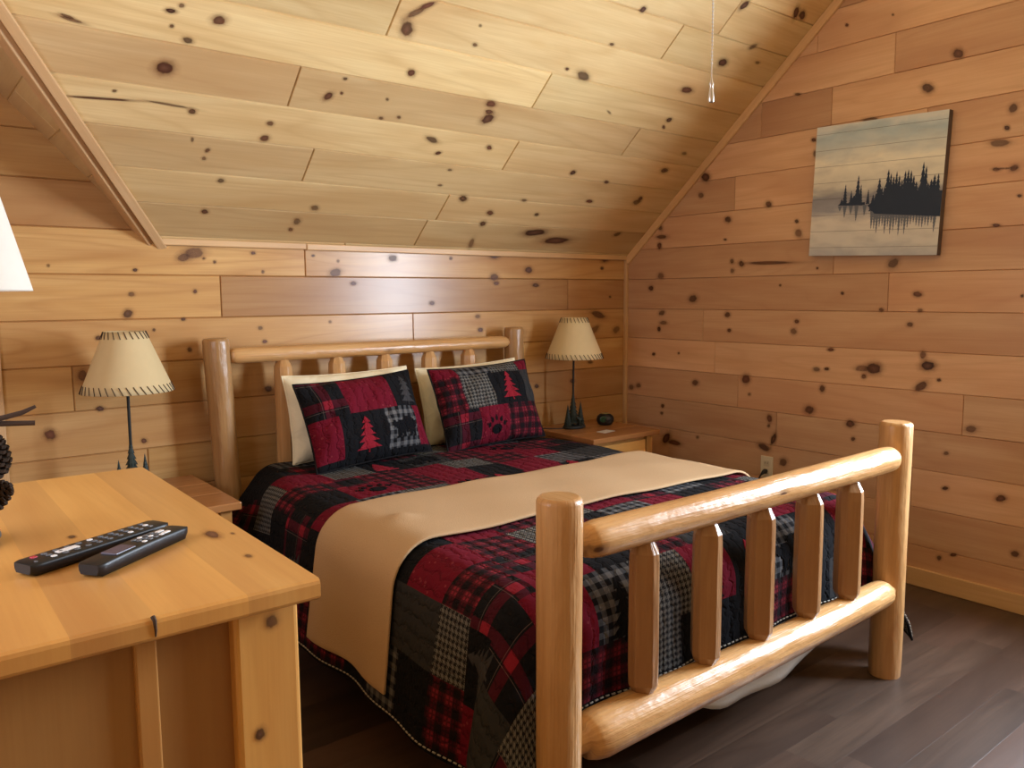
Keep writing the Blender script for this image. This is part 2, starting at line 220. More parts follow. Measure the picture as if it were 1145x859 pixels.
def plain(name,c,rough=.5,spec=.5,metal=0,nb=0,ns=200,var=.0):
    N=NT(name); col=c
    co=N.n('ShaderNodeTexCoord').outputs['Object']
    nz=N.noise(co,ns,3)
    col=N.mix(N.math('MULTIPLY',nz,var or .12),c,tuple(x*.6 for x in c))
    if nb: N.bump(nz,nb,.002)
    return N.fin(col,rough,spec,metal)

PINE_L,PINE_M,PINE_D=(.70,.445,.18),(.59,.335,.115),(.42,.20,.065)
M={}
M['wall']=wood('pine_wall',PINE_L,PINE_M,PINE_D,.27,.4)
M['wallr']=wood('pine_wall_right',(.80,.535,.315),(.71,.43,.235),(.52,.27,.14),.36,.45,bands=.28)  # paler and pinker than the back wall: lens haze and brightness put into colour
M['ceil']=wood('pine_ceiling',(.80,.62,.315),(.71,.50,.225),(.51,.31,.12),.34,.5,bands=.3)
M['trim']=wood('pine_trim',(.74,.50,.26),(.65,.41,.19),(.48,.26,.105),.4,.4,bands=.15)
M['stand']=wood('stained_pine',(.44,.20,.06),(.36,.15,.04),(.24,.085,.025),.25,.5,bands=.3)
M['dresser']=wood('dresser_pine',(.72,.40,.115),(.65,.335,.085),(.47,.20,.048),.34,.45,bands=.12,fine=.18)
M['log']=wood('peeled_log',(.64,.385,.16),(.54,.295,.105),(.36,.17,.055),.33,.5,knots=6,bands=.4,fine=.35,coat=.15,peel=1)
M['floor']=wood('dark_floor',(.092,.057,.039),(.058,.035,.024),(.022,.014,.010),.36,.4,bands=.3,redc=(.075,.036,.024))
def knot_mat():
    N=NT('knot'); uv=N.uv(); at=N.n('ShaderNodeAttribute'); at.attribute_name='tint'; sd,st,_=N.sep(at.outputs['Vector'])
    off=N.n('ShaderNodeCombineXYZ'); N.l(N.math('MULTIPLY',sd,31),off.inputs[0]); nz=N.noise(N.vadd(uv,off.outputs[0]),2.2,3)
    ln=N.n('ShaderNodeVectorMath',operation='LENGTH'); N.l(uv,ln.inputs[0])
    rr=N.math('ADD',ln.outputs['Value'],N.math('MULTIPLY',N.math('SUBTRACT',nz,.5),.35))
    col=N.ramp(rr,[(0,(.15,.075,.045)),(.22,(.085,.036,.021)),(.38,(.040,.016,.010)),(.46,(.15,.06,.025)),(.8,(.40,.19,.07))])
    al=N.ramp(rr,[(0,.97),(.38,.97),(.48,.42),(.70,.14),(.97,0)])
    N.set(N.b.inputs['Alpha'],N.math('MULTIPLY',al,st)); col=N.mix(N.math('MULTIPLY',sd,.5),col,(.22,.075,.035))
    return N.fin(col,.4,.4)
M['knot']=knot_mat()
M['iron']=plain('dark_iron',(.018,.02,.019),.55,.4,.3,.2,120)
M['iron_green']=plain('green_black_metal',(.02,.032,.028),.5,.5,.3,.2,120)
M['stitch']=plain('brown_lacing',(.05,.025,.012),.8)
M['black']=plain('black_plastic',(.008,.008,.010),.4,.4)
M['rubber']=plain('black_rubber',(.02,.02,.022),.6,.4)
M['cream']=plain('cream_plastic',(.70,.62,.45),.4)
M['steel']=plain('steel',(.7,.7,.7),.3,.5,.9)
M['sheet']=plain('white_sheet',(.62,.60,.55),.9,.2,0,.3,90)
M['greyfab']=plain('grey_fabric',(.20,.17,.145),.95,.1,0,.3,300)
M['hem']=plain('hem',(.012,.011,.012),.95,.1)
def cream_pillow():
    N=NT('cream_cotton'); co=N.n('ShaderNodeTexCoord').outputs['Object']
    w=N.noise(N.vmul(co,(1,1,1)),14,3,.5,1.2); N.bump(w,.35,.02)
    return N.fin((.82,.74,.53),.9,.15)
M['creamcloth']=cream_pillow()
def blanket_mat():
    N=NT('tan_blanket'); uv=N.uv()
    a=N.noise(N.vmul(uv,(260,260,1)),1,2); s=N.noise(uv,5,2)
    col=N.mix(N.math('MULTIPLY',a,.6),(.56,.385,.225),(.40,.26,.14)); col=N.mix(N.math('MULTIPLY',s,.25),col,(.44,.29,.16))
    N.bump(a,.5,.003)
    return N.fin(col,1,.08)
M['blanket']=blanket_mat()
def shade_mat(name,c,tr):
    N=NT(name); co=N.n('ShaderNodeTexCoord').outputs['Object']
    nz=N.noise(co,30,3); col=N.mix(N.math('MULTIPLY',nz,.35),c,tuple(k*.82 for k in c)); N.fin(col,.75,.2)
    tl=N.n('ShaderNodeBsdfTranslucent'); N.l(col,tl.inputs[0]); mx=N.n('ShaderNodeMixShader'); mx.inputs[0].default_value=tr
    N.l(N.b.outputs[0],mx.inputs[1]); N.l(tl.outputs[0],mx.inputs[2]); N.l(mx.outputs[0],N.out.inputs[0]); return N.m
M['parchment']=shade_mat('parchment',(.80,.64,.36),.22)
M['whiteshade']=shade_mat('white_shade',(.92,.89,.82),.35)

RED=(.155,.007,.020); BLK=(.009,.009,.011); GRY=(.038,.037,.038); LGR=(.15,.145,.145)
def stripes(N,c,period,duty):  # 1 inside stripe
    f=N.math('FRACT',N.math('DIVIDE',N.math('ADD',c,50),period)); return N.math('LESS_THAN',f,duty)
def cloth(name,fn,bs=.95):
    N=NT(name); uv=N.uv(); x,y,_=N.sep(uv); col=fn(N,uv,x,y)
    nz=N.noise(uv,420,2); col=N.mix(N.math('MULTIPLY',nz,.35),col,(.0,.0,.0))
    # quilting: little puckers between stitch lines
    q=N.noise(uv,38,2,.5,.6); qs=N.math('ABSOLUTE',N.math('SINE',N.math('MULTIPLY',N.math('ADD',x,N.math('MULTIPLY',q,.05)),75)))
    N.bump(N.math('ADD',q,N.math('MULTIPLY',N.math('POWER',qs,.4),.7)),bs,.008)
    return N.fin(col,.95,.12)
def f_solid(c): return lambda N,uv,x,y: N.mix(N.math('MULTIPLY',N.noise(uv,9,2),.3),c,tuple(k*.5 for k in c))
def f_reddot(N,uv,x,y):
    v=N.n('ShaderNodeTexVoronoi'); N.l(uv,v.inputs['Vector']); v.inputs['Scale'].default_value=42
    return N.mix(N.math('MULTIPLY',N.math('LESS_THAN',v.outputs['Distance'],.17),.22),RED,(.5,.12,.12))
def f_ging(N,uv,x,y):
    a=stripes(N,x,.034,.5); b=stripes(N,y,.034,.5); s=N.math('MULTIPLY',N.math('ADD',a,b),.5)
    return N.ramp(s,[(0,BLK),(.5,(.07,.07,.075)),(1,LGR)])
def f_hound(N,uv,x,y):
    a=stripes(N,x,.017,.5); b=stripes(N,y,.017,.5); d=stripes(N,N.math('ADD',x,y),.0085,.5)
    s=N.math('ADD',N.math('MULTIPLY',a,b),N.math('MULTIPLY',N.math('ABSOLUTE',N.math('SUBTRACT',a,b)),d))
    return N.mix(s,(.018,.018,.020),(.17,.16,.145))
def f_redplaid(N,uv,x,y):
    a=stripes(N,x,.052,.55); b=stripes(N,y,.052,.55); s=N.math('MULTIPLY',N.math('ADD',a,b),.5)
    a2=stripes(N,x,.013,.4); b2=stripes(N,y,.013,.4); s2=N.math('MAXIMUM',a2,b2)
    c=N.ramp(s,[(0,(.014,.008,.010)),(.5,(.075,.008,.015)),(1,(.24,.02,.035))])
    return N.mix(N.math('MULTIPLY',s2,.6),c,(.012,.008,.010))
def f_blkplaid(N,uv,x,y):
    a=stripes(N,x,.13,.28); b=stripes(N,y,.13,.28); s=N.math('MULTIPLY',N.math('ADD',a,b),.5)
    c=N.ramp(s,[(0,BLK),(.5,(.065,.008,.016)),(1,(.26,.016,.03))])
    l=N.math('MAXIMUM',stripes(N,N.math('ADD',x,.008),.13,.014),stripes(N,N.math('ADD',y,.008),.13,.014))
    return N.mix(N.math('MULTIPLY',l,.35),c,(.30,.2,.17))
QM=[cloth('red_patch',f_reddot),cloth('black_patch',f_solid(BLK)),cloth('grey_patch',f_solid(GRY)),cloth('gingham_patch',f_ging),
    cloth('houndstooth_patch',f_hound),cloth('red_plaid_patch',f_redplaid),cloth('black_plaid_patch',f_blkplaid),M['hem'],
    cloth('red_print',f_solid((.30,.016,.03))),cloth('black_print',f_solid((.006,.006,.008))),cloth('grey_print',f_solid((.055,.052,.055))),M['creamcloth']]
R_,K_,G_,C_,H_,P_,B_,HEM,PR,PK,PG,EDG=range(12)

# ------------------------------------------------------------------ board walls
def clip(poly,a,b,c):          # keep a*u+b*v<=c
    out=[]
    for i in range(len(poly)):
        p,q=poly[i],poly[(i+1)%len(poly)]; dp=a*p[0]+b*p[1]-c; dq=a*q[0]+b*q[1]-c
        if dp<=0: out.append(p)
        if (dp<0<dq) or (dq<0<dp):
            t=dp/(dp-dq); out.append((p[0]+t*(q[0]-p[0]),p[1]+t*(q[1]-p[1])))
    return out
def inset(poly,c):
    n=len(poly); out=[]; L=[]
    for i in range(n):
        p,q=poly[i],poly[(i+1)%n]; ex,ey=q[0]-p[0],q[1]-p[1]; l=math.hypot(ex,ey)
        if l<1e-6: return None
        nx,ny=-ey/l,ex/l; L.append((nx,ny,nx*p[0]+ny*p[1]+c))
    for i in range(n):
        a1,b1,c1=L[i-1]; a2,b2,c2=L[i]; D=a1*b2-a2*b1
        if abs(D)<1e-6: return None
        out.append(((c1*b2-c2*b1)/D,(a1*c2-a2*c1)/D))
    return out
def boards(mb, O, U, V, Nn, rows, clips=(), ch=.0035, dep=.004):
    O,U,V,Nn=map(Vector,(O,U,V,Nn)); flip=U.cross(V).dot(Nn)<0
    P=lambda u,v,d=0: O+U*u+V*v+Nn*d
    for v0,v1,us,tints in rows:
        for u0,u1,t in zip(us[:-1],us[1:],tints):
            if t is None: continue
            poly=[(u0,v0),(u1,v0),(u1,v1),(u0,v1)]
            for c in clips: poly=clip(poly,*c) if poly else poly
            if len(poly)<3: continue
            ins=inset(poly,ch)
            if not ins: continue
            od=(lambda x: x[::-1] if flip else x)
            mb.face(od([P(*q) for q in ins]),od(list(ins)),t)
            n=len(poly)
            for i in range(n):
                j=(i+1)%n; q=[poly[i],poly[j],ins[j],ins[i]]
                mb.face(od([P(*q[0],-dep),P(*q[1],-dep),P(*q[2]),P(*q[3])]),od(q),t)
def add_knots(mb,O,U,V,Nn,L,mi=1,scale=2.0,n=20):
    O,U,V,Nn=map(Vector,(O,U,V,Nn)); flip=U.cross(V).dot(Nn)<0
    for k,(u,v,au,av,bu,bv) in enumerate(L):
        cs=[(math.cos(2*PI*i/n),math.sin(2*PI*i/n)) for i in range(n)]
        sd=random.random(); st=random.uniform(.5,1)
        pts=[O+U*(u+scale*(au*c+bu*s))+V*(v+scale*(av*c+bv*s))+Nn*(.0007+.0001*(k%5)) for c,s in cs]
        ar=(pts[1]-pts[0]).cross(pts[2]-pts[1]).dot(Nn)
        uvs=[(c,s) for c,s in cs]
        if ar<0: pts=pts[::-1]; uvs=uvs[::-1]
        ctr=O+U*u+V*v+Nn*(.0007+.0001*(k%5))
        for i in range(n):
            j=(i+1)%n; mb.face([ctr,pts[i],pts[j]],[(0,0),uvs[i],uvs[j]],(sd,st,0),mi)
def mkrow(v0,v1,us,over=None,base=.44,red=.34,dv=.18,dr=.28):
    t=[rtint(base,dv,red,dr) for _ in us[:-1]]
    for k,x in (over or {}).items(): t[k]=(t[k][0],)+x if x else None
    return (v0,v1,us,t)

XL=-4.2; YF=-4.9; M_=.865; ZK=1.515; CL=math.hypot(1,M_)
SU=(0,-1/CL,M_/CL)             # up the ceiling slope
SN=(0,-M_/CL,-1/CL)            # ceiling normal into the room
XV=-2.68; MD=1.037             # dormer ceiling starts here and rises to the left

# back wall
mb=MB(); J={1:[-2.052],2:[-2.43,-.474],3:[-1.5],4:[-3.0,-.9],5:[-2.0],6:[-2.75,-.85],7:[-1.7],8:[-2.3],9:[-1.2]}
rows=[]
for k in range(-6,10):
    us=[XL-.02]+sorted(J.get(k,[random.uniform(-3.9,-3.0)]))+[.02]
    ov={}
    if k==2: ov={1:(.30,.80),2:(.38,.75),0:(.55,.15)}
    if k==1: ov={0:(.56,.12),1:(.5,.35)}
    if k==3: ov={0:(.50,.3),1:(.48,.4)}
    if k==6: ov={0:(.40,.5)}
    rows.append(mkrow(seam(k),seam(k-1),us,ov))
boards(mb,(0,0,0),(1,0,0),(0,0,1),(0,-1,0),rows,ch=.0035,dep=.007)
add_knots(mb,(0,0,0),(1,0,0),(0,0,1),(0,-1,0),KNOTS_BACK,scale=1.85)
add_box(mb,XL-.1,.1,.012,.05,-.05,3.0,mi=0)
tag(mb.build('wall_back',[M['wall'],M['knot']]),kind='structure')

# right wall (gable end, with a window opening beyond the frame)
mb=MB(); JR={0:[],1:[1.339],2:[1.607],3:[.582],4:[.665],5:[.82,1.95],6:[1.059],7:[.35,1.75],8:[1.3],9:[1.5],-1:[.771],-2:[1.743],-3:[.922,1.301],-4:[1.591]}
WY0,WY1=2.40,3.25; rows=[]
for k in range(-12,10):
    us=[-.02]+sorted(JR.get(k,[random.uniform(.6,2)]))
    hole=(-3<k<=4)
    us=[u for u in us if u<WY0-.1]+[WY0,WY1,-YF+.02]
    ov={}
    if hole: ov[len(us)-3]=None
    rows.append(mkrow(seam(k),seam(k-1),us,ov,base=.47,red=.42,dv=.17,dr=.3))
    t=rows[-1][3]
    if k==2: t[0]=(t[0][0],.36,.62)
    if k==3: t[0]=(t[0][0],.42,.5); t[1]=(t[1][0],.44,.5)
    if k==4: t[1]=(t[1][0],.55,.25)
    if k==5: t[0]=(t[0][0],.42,.55)
    if k==7: t[1]=(t[1][0],.36,.55)
    if k==0: t[0]=(t[0][0],.52,.25)
    if k==-3: t[0]=(t[0][0],.4,.6); t[1]=(t[1][0],.38,.7); t[2]=(t[2][0],.54,.25)
    if k==-2: t[0]=(t[0][0],.56,.2)
    if k==-4: t[0]=(t[0][0],.55,.2)
boards(mb,(0,0,0),(0,-1,0),(0,0,1),(-1,0,0),rows,ch=.0024,dep=.005)
add_knots(mb,(0,0,0),(0,-1,0),(0,0,1),(-1,0,0),KNOTS_RIGHT,scale=1.8)
wz0,wz1=seam(4),seam(-3)
for a in ((-.1,WY0,-.05,4),(WY1,-YF+.1,-.05,4),(WY0,WY1,-.05,wz0),(WY0,WY1,wz1,4)):
    add_box(mb,.012,.08,-a[1],-a[0],a[2],a[3],'y')
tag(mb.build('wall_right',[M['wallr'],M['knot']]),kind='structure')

# sloping ceiling
mb=MB(); CS=[0,.04,.214,.376,.546,.718,.89,1.068,1.241,1.414]+[1.414+.173*k for k in range(1,13)]
JC={1:[-1.507],2:[-1.465],3:[-2.181],4:[-1.262],5:[-2.341,-.616],6:[-1.299],7:[-2.08],8:[-.782],9:[-.558]}
CV={1:(.46,.3),2:(.45,.35),3:(.47,.3),4:(.50,.2),5:(.46,.35),6:(.56,.08),7:(.56,.12)}
rows=[]
for i in range(len(CS)-1):
    us=[XL-.3]+sorted(JC.get(i,[random.uniform(-3.5,-.5)]))+[.03]
    rows.append(mkrow(CS[i],CS[i+1],us,None,base=CV.get(i,(.52,.2))[0],red=CV.get(i,(.52,.2))[1],dv=.12,dr=.18))
# keep the slope only where it lies above the dormer: MD*(XV-x) <= M_*(-y) , -y = v/CL
a=-MD; b=-M_/CL
mbc=[(a,b,-MD*XV)]
boards(mb,(0,0,ZK),(1,0,0),SU,SN,rows,[(-MD,-M_/CL,-MD*XV)],ch=.004,dep=.008)
add_knots(mb,(0,0,ZK),(1,0,0),SU,SN,KNOTS_CEIL,scale=1.75)
tag(mb.build('ceiling',[M['ceil'],M['knot']]),kind='structure')
# dormer ceiling, two slopes whose boards run front to back
RX=XV-.77; DC=math.hypot(1,MD)
mb=MB()
for sgn in (1,-1):
    OO=(XV if sgn==1 else RX-.77,0,ZK); VV=(-sgn/DC,0,MD/DC); NN=(-sgn*MD/DC,0,-1/DC)
    rows=[]
    for i in range(8):
        us=[-.02,.15+random.random()*.5,1.6]
        if i==0: us=[-.02,.30,1.6]
        rows.append(mkrow(.173*i-.02,.173*(i+1)-.02,us,None,.44,.35,.06))
    # below the main slope nothing: M_*u <= MD*v/DC ; stop at the ridge
    boards(mb,OO,(0,-1,0),VV,NN,rows,[(M_,-MD/DC,0),(0,1,.77*DC)])
tag(mb.build('ceiling_dormer',[M['ceil'],M['knot']]),kind='structure')
# far slope, left wall, front wall: behind and beside the camera
mb=MB(); RY=-2.45; rz=ZK+M_*(-RY)
mb.face([(XL-.3,RY,rz),(.05,RY,rz),(.05,YF-.05,ZK),(XL-.3,YF-.05,ZK)],[(XL,0),(0,0),(0,3),(XL,3)],(.3,.5,.3))
tag(mb.build('ceiling_front',[M['ceil']]),kind='structure')
mb=MB(); mb.face([(XL,0.03,-.02),(XL,YF,-.02),(XL,YF,3.8),(XL,0.03,3.8)],[(0,0),(5,0),(5,3.8),(0,3.8)],(.6,.45,.4))
tag(mb.build('wall_left',[M['wall']]),kind='structure')
mb=MB(); mb.face([(XL,YF,-.02),(.05,YF,-.02),(.05,YF,3),(XL,YF,3)],[(0,0),(5,0),(5,3),(0,3)],(.8,.45,.4))
tag(mb.build('wall_front',[M['wall']]),kind='structure')
# floor boards
mb=MB(); rows=[]; w=.1225; y0=2.055-w*17
for i in range(42):
    us=[XL-.05]; u=XL-.05+random.uniform(.1,1.1)
    while u<.02: us.append(u); u+=random.uniform(.5,1.2)
    us.append(.03); v=y0+i*w
    rows.append(mkrow(v,v+w,us,None,.5,.42,.4,.4))
boards(mb,(0,0,0),(1,0,0),(0,-1,0),(0,0,1),rows,ch=.0006,dep=.00012)
add_box(mb,XL-.1,.1,YF-.1,.1,-.08,-.01)
tag(mb.build('floor',[M['floor']]),kind='structure')

# trims
def trim(name,fn):
    mb=MB(); fn(mb); return tag(mb.build(name,[M['trim']],bevel=.004),kind='structure')
trim('baseboard_right',lambda m: add_box(m,-.016,0,-2.6,0,0,.082,'y',(.2,.5,.25)))
trim('baseboard_back',lambda m: add_box(m,XL,0,-.016,0,0,.082,'x',(.4,.5,.25)))
trim('trim_corner',lambda m: add_box(m,-.022,0,-.022,0,.082,ZK,'z',(.1,.52,.25)))
def rk(m):
    t=(.3,.66,.1)
    U=Vector(SU); Nn=Vector(SN); a=0; b=2.9
    for (n0,n1,x0,x1) in ((0,.042,-.018,0),):
        c=[Vector((x,0,ZK))+U*s+Nn*nn for x in (x0,x1) for nn in (n0,n1) for s in (a,b)]
        bb=len(m.v); m.v+=[tuple(q) for q in c]
        for q in ((0,1,3,2),(4,6,7,5),(0,4,5,1),(2,3,7,6),(0,2,6,4),(1,5,7,3)):
            m.f.append([bb+i for i in q]); m.uv.append([((i%2)*2.9,(i//2)*.03) for i in q]); m.t.append(t); m.m.append(0); m.s.append(False)
trim('trim_rake',rk)
def tt(m):
    add_box(m,XV+.02,-2.052,-.022,0,ZK-.006,ZK+.022,'x',(.15,.56,.05)); add_box(m,-2.050,-.02,-.022,0,ZK-.008,ZK+.020,'x',(.65,.56,.1))
trim('trim_back',tt)
# two boards closing the valley between slope and dormer
def valley(m):
    d=Vector((-1,-MD/M_,MD)).normalized(); A=Vector((XV,0,ZK))
    for nrm,w0,w1,t in ((Vector(SN),.0,.034,(.2,.52,.2)),(Vector((-MD/DC,0,-1/DC)),.004,.068,(.7,.45,.3))):
        side=d.cross(nrm).normalized()
        if nrm.x==0 and side.x<0: side=-side
        if nrm.x!=0 and side.x>0: side=-side
        c=[A+d*s+side*ww+nrm*h for ww in (w0,w1) for h in (0,(.016 if nrm.x==0 else .024)) for s in (-.03,1.45)]
        bb=len(m.v); m.v+=[tuple(q) for q in c]
        for q in ((0,1,3,2),(4,6,7,5),(0,4,5,1),(2,3,7,6),(0,2,6,4),(1,5,7,3)):
            m.f.append([bb+i for i in q]); m.uv.append([((i%2)*1.45,(i//2)*.03) for i in q]); m.t.append(t); m.m.append(0); m.s.append(False)
mb=MB(); valley(mb); tag(mb.build('trim_valley',[M['trim']],recalc=True,bevel=.004),kind='structure')

# windows: one in the right wall, one in the dormer end
def glass():
    N=NT('window_glass'); t=N.n('ShaderNodeBsdfTransparent'); g=N.n('ShaderNodeBsdfGlossy'); g.inputs['Roughness'].default_value=.02
    mx=N.n('ShaderNodeMixShader'); mx.inputs[0].default_value=.012; N.l(t.outputs[0],mx.inputs[1]); N.l(g.outputs[0],mx.inputs[2]); N.l(mx.outputs[0],N.out.inputs[0]); return N.m
M['glass']=glass()
win=empty('window_1',(0,-(WY0+WY1)/2,wz0)); tag(win,kind='structure')
hw=(WY1-WY0)/2; hz=wz1-wz0
mb=MB(); f=.07
for a in ((-hw-f,-hw,0,hz),(hw,hw+f,0,hz),(-hw-f,hw+f,hz,hz+f),(-hw-f-.02,hw+f+.02,-f,0)): add_box(mb,-.02,.0,a[0],a[1],a[2],a[3],'z')
for a in ((-hw,-hw+.04,0,hz),(hw-.04,hw,0,hz),(-hw+.04,hw-.04,0,.04),(-hw+.04,hw-.04,hz-.04,hz),(-hw+.04,hw-.04,hz/2-.02,hz/2+.02)): add_box(mb,.02,.05,a[0],a[1],a[2],a[3],'z')
mb.build('window_frame',[M['trim']],win,bevel=.003)
mb=MB(); mb.face([(.035,-hw,0),(.035,hw,0),(.035,hw,hz),(.035,-hw,hz)]); mb.build('pane',[M['glass']],win)
win=empty('window_2',(-3.45,0,.75)); tag(win,kind='structure')
mb=MB(); 
for a in ((.15,.222,-.74,.47),(-.222,-.15,-.74,.47),(-.15,.15,.38,.47),(-.15,.15,-.74,-.65)): add_box(mb,a[0],a[1],-.02,0,a[2],a[3],'z',(.3,.5,.35))
mb.build('window_frame',[M['trim']],win,bevel=.003)
mb=MB(); mb.face([(-.15,-.003,-.65),(.15,-.003,-.65),(.15,-.003,.38),(-.15,-.003,.38)]); mb.build('pane',[plain('dull_pane',(.5,.55,.6),.1)],win)

# ------------------------------------------------------------------ log bed
bed=empty('log_bed',(-1.69,-2.13,0)); B0=Vector((-1.69,-2.13,0))
tag(bed,'queen bed of peeled honey pine logs with spindle headboard and footboard','bed')
def part(name,mb,mats,parent,base,**k):
    mb.v=[tuple(Vector(q)-Vector(base)) for q in mb.v]; return mb.build(name,mats,parent,**k)
def post_prof(r,ch=.006,L=.87):
    c=ch/L; return [(0,r*.97),(.05,r),(.2,r*1.01),(.4,r),(.6,r*.99),(.8,r*1.0),(1-2.2*c,r),(1-c,r*.97),(1-.15*c,r*.86),(1,r*.8)]
for x,y,z,r,top in ((-2.446,-2.135,0,.0505,.872),(-.934,-2.12,0,.0515,.876)):
    mb=MB(); add_log(mb,(x,y,0),(x+.004,y,top),post_prof(r),24,.008,(random.random(),.5,.3)); part('post',mb,M['log'],bed,B0)
for x0,x1,y,top in ((-2.452,-2.497,-.11,1.137),(-.945,-.957,-.11,1.137)):
    mb=MB(); add_log(mb,(x0,y,0),(x1,y,top),post_prof(.052,.006,1.1),22,.02,(random.random(),.20,.3)); part('post',mb,M['log'],bed,B0)
def rail(x0,x1,y,z0,z1,r0,r1,tint,name='rail',end=.028):
    L=x1-x0; e=.045/L; s=.04/L
    mb=MB(); pr=[(-s,r0*.45),(0,r0*.5),(.001,r0*.80),(e*.5,r0*.94),(e,r0)]+[(t,r0+(r1-r0)*t) for t in (.15,.3,.45,.6,.75,.88)]+[(1-e,r1),(1-e*.5,r1*.95),(1-.2*e,r1*.82),(.999,r1*.72),(1,r1*.5),(1+s,r1*.45)]
    add_log(mb,(x0,y,z0),(x1,y,z1),pr,22,.022,tint,bend=.006); return part(name,mb,M['log'],bed,B0)
rail(-2.375,-.978,-2.135,.757,.762,.043,.042,(.31,.56,.15))
rail(-2.375,-.99,-2.14,.296,.311,.056,.044,(.77,.54,.18))
rail(-2.445,-1.0,-.11,1.062,1.062,.033,.031,(.13,.58,.1))
rail(-2.42,-.98,-.11,.40,.40,.04,.04,(.53,.5,.2))
for x in (-2.415,-.965):      # side rails
    mb=MB(); add_log(mb,(x,-2.075,.27),(x,-.15,.27),[(0,.03),(.02,.045),(.5,.046),(.98,.045),(1,.03)],18,.02,(random.random(),.42,.4)); part('side_rail',mb,M['log'],bed,B0)
def spindle(x,y,z0,z1,w,t,rz,cut):
    """hewn square spindle with chamfered corners and tapered ends"""
    L=z1-z0; h=w/2; c=h*cut; mb=MB()
    pl=[(h,-h+c),(h,h-c),(h-c,h),(-h+c,h),(-h,h-c),(-h,-h+c),(-h+c,-h),(h-c,-h)]
    cs,sn=math.cos(rz),math.sin(rz); pl=[(a*cs-b2*sn,a*sn+b2*cs) for a,b2 in pl]
    pr=[(-.03,.38),(0,.42),(.004,.60),(.032,.97),(.06,1),(L*.35,1.0),(L*.65,.99),(L-.06,.98),(L-.034,.95),(L-.004,.58),(L,.40),(L+.03,.36)]
    rows=[[(x+a*k,y+b2*k,z0+zz) for a,b2 in pl] for zz,k in pr]
    mb.grid(rows,lambda i,j:(pr[i][0],j*.03),t,0,False,True); mb.face(rows[0][::-1]); mb.face(rows[-1])
    part('spindle',mb,M['log'],bed,B0,bevel=.0025)
for k,x in enumerate((-2.172,-1.934,-1.702,-1.463,-1.236)): spindle(x,-2.135,.338,.728,.072,(random.random(),.22,.75),math.radians(-46+2*k),.42)
for x in (-2.218,-1.968,-1.727,-1.482,-1.249): spindle(x,-.11,.43,1.04,.076,(random.random(),.5,.25),math.radians(20+9*int(-x*3)),.55)

# box spring and mattress
CXB=-1.69
def soft_box(name,label,cat,x0,x1,y0,y1,z0,z1,mat,bv):
    mb=MB(); c=Vector(((x0+x1)/2,(y0+y1)/2,z0)); add_box(mb,x0-c.x,x1-c.x,y0-c.y,y1-c.y,0,z1-z0)
    o=mb.build(name,[mat],bevel=bv); o.location=c; return tag(o,label,cat)
soft_box('box_spring','grey fabric box spring showing below the quilt hem behind bottom footboard rail','box spring',-2.39,-.995,-2.02,-.18,.22,.37,M['greyfab'],.02)
# white sheet hanging below the bottom rail
mb=MB(); rows=[]
for i in range(25):
    u=i/24; x=-2.0+u*1.0; q=(x+1.56); zb=.100+(.52 if q<0 else .42)*q*q*(1+.9*abs(q))+.005*math.sin(u*17)
    rows.append([(x,-2.034-.012*math.sin(v*2.4)-.008*math.sin(u*21+v*3),.34+(zb-.34)*v) for v in [k/10 for k in range(11)]])
mb.grid(rows,lambda i,j:(i*.04,j*.03)); o=mb.build('bed_sheet',[M['sheet']],solid=.004)
tag(o,'white sheet sagging in a curve under the footboard bottom rail','sheet')

# ------------------------------------------------------------------ quilt
QT=.605; QR=.13; QW=.81; YH=-.17; YE=-2.05
WF=QW-QR; LF=(YH-YE)-QR; ARC=QR*PI/2
HS=WF+ARC+.32; HT=LF+ARC+.18      # hems
def qsurf(s,t,lift=0):
    """s across from the bed centre, t from the head end towards the foot"""
    sg=-1 if s<0 else 1; head=max(0,1-t/.5)**1.3; wf=WF-.085*head
    a=max(abs(s)-wf,0); b=max(t-LF,0)
    bx=CXB+sg*min(abs(s),wf); by=YH-min(t,LF); rho=math.hypot(a,b)
    puff=.003*math.sin(s*7+1)*math.sin(t*6)+.002*math.sin(s*17+t*5)+.0015*math.sin(t*23-s*9)
    if rho<1e-9: return Vector((bx,by,QT+puff+lift))
    th=math.atan2(b,a); dx,dy=math.cos(th)*sg,-math.sin(th); cor=math.sin(2*th)
    fl=math.radians(.5+(7.5+30*head)*math.cos(th)**2+17*cor)
    am=PI/2-fl; arc=QR*am
    if rho<arc:
        an=rho/QR; out=(QR+lift)*math.sin(an); z=QT-QR+(QR+lift)*math.cos(an)
        return Vector((bx+dx*out,by+dy*out,z+puff*math.cos(an)))
    l=rho-arc
    wav=(.012*math.sin(t*9+.6)+.006*math.sin(t*21))*min(1,l/.25)*math.cos(th)**2 + .02*cor*math.sin(5*th)*min(1,l/.2)+.035*cor*min(1,l/.15)
    wav+=(.006*math.sin(s*14)+.003*math.sin(s*33+l*20))*min(1,l/.12)*math.sin(th)**2
    l1=l if head<=0 else min(l,.5-.34*min(1,head*3)); l2=l-l1; f2=math.radians(1.5)
    out=QR*math.sin(am)+l1*math.cos(am)+l2*math.sin(f2)+wav+lift*math.sin(am); z=QT-QR+(QR+lift)*math.cos(am)-l1*math.sin(am)-l2*math.cos(f2)
    return Vector((bx+dx*out,by+dy*out,z+puff*math.cos(am)))
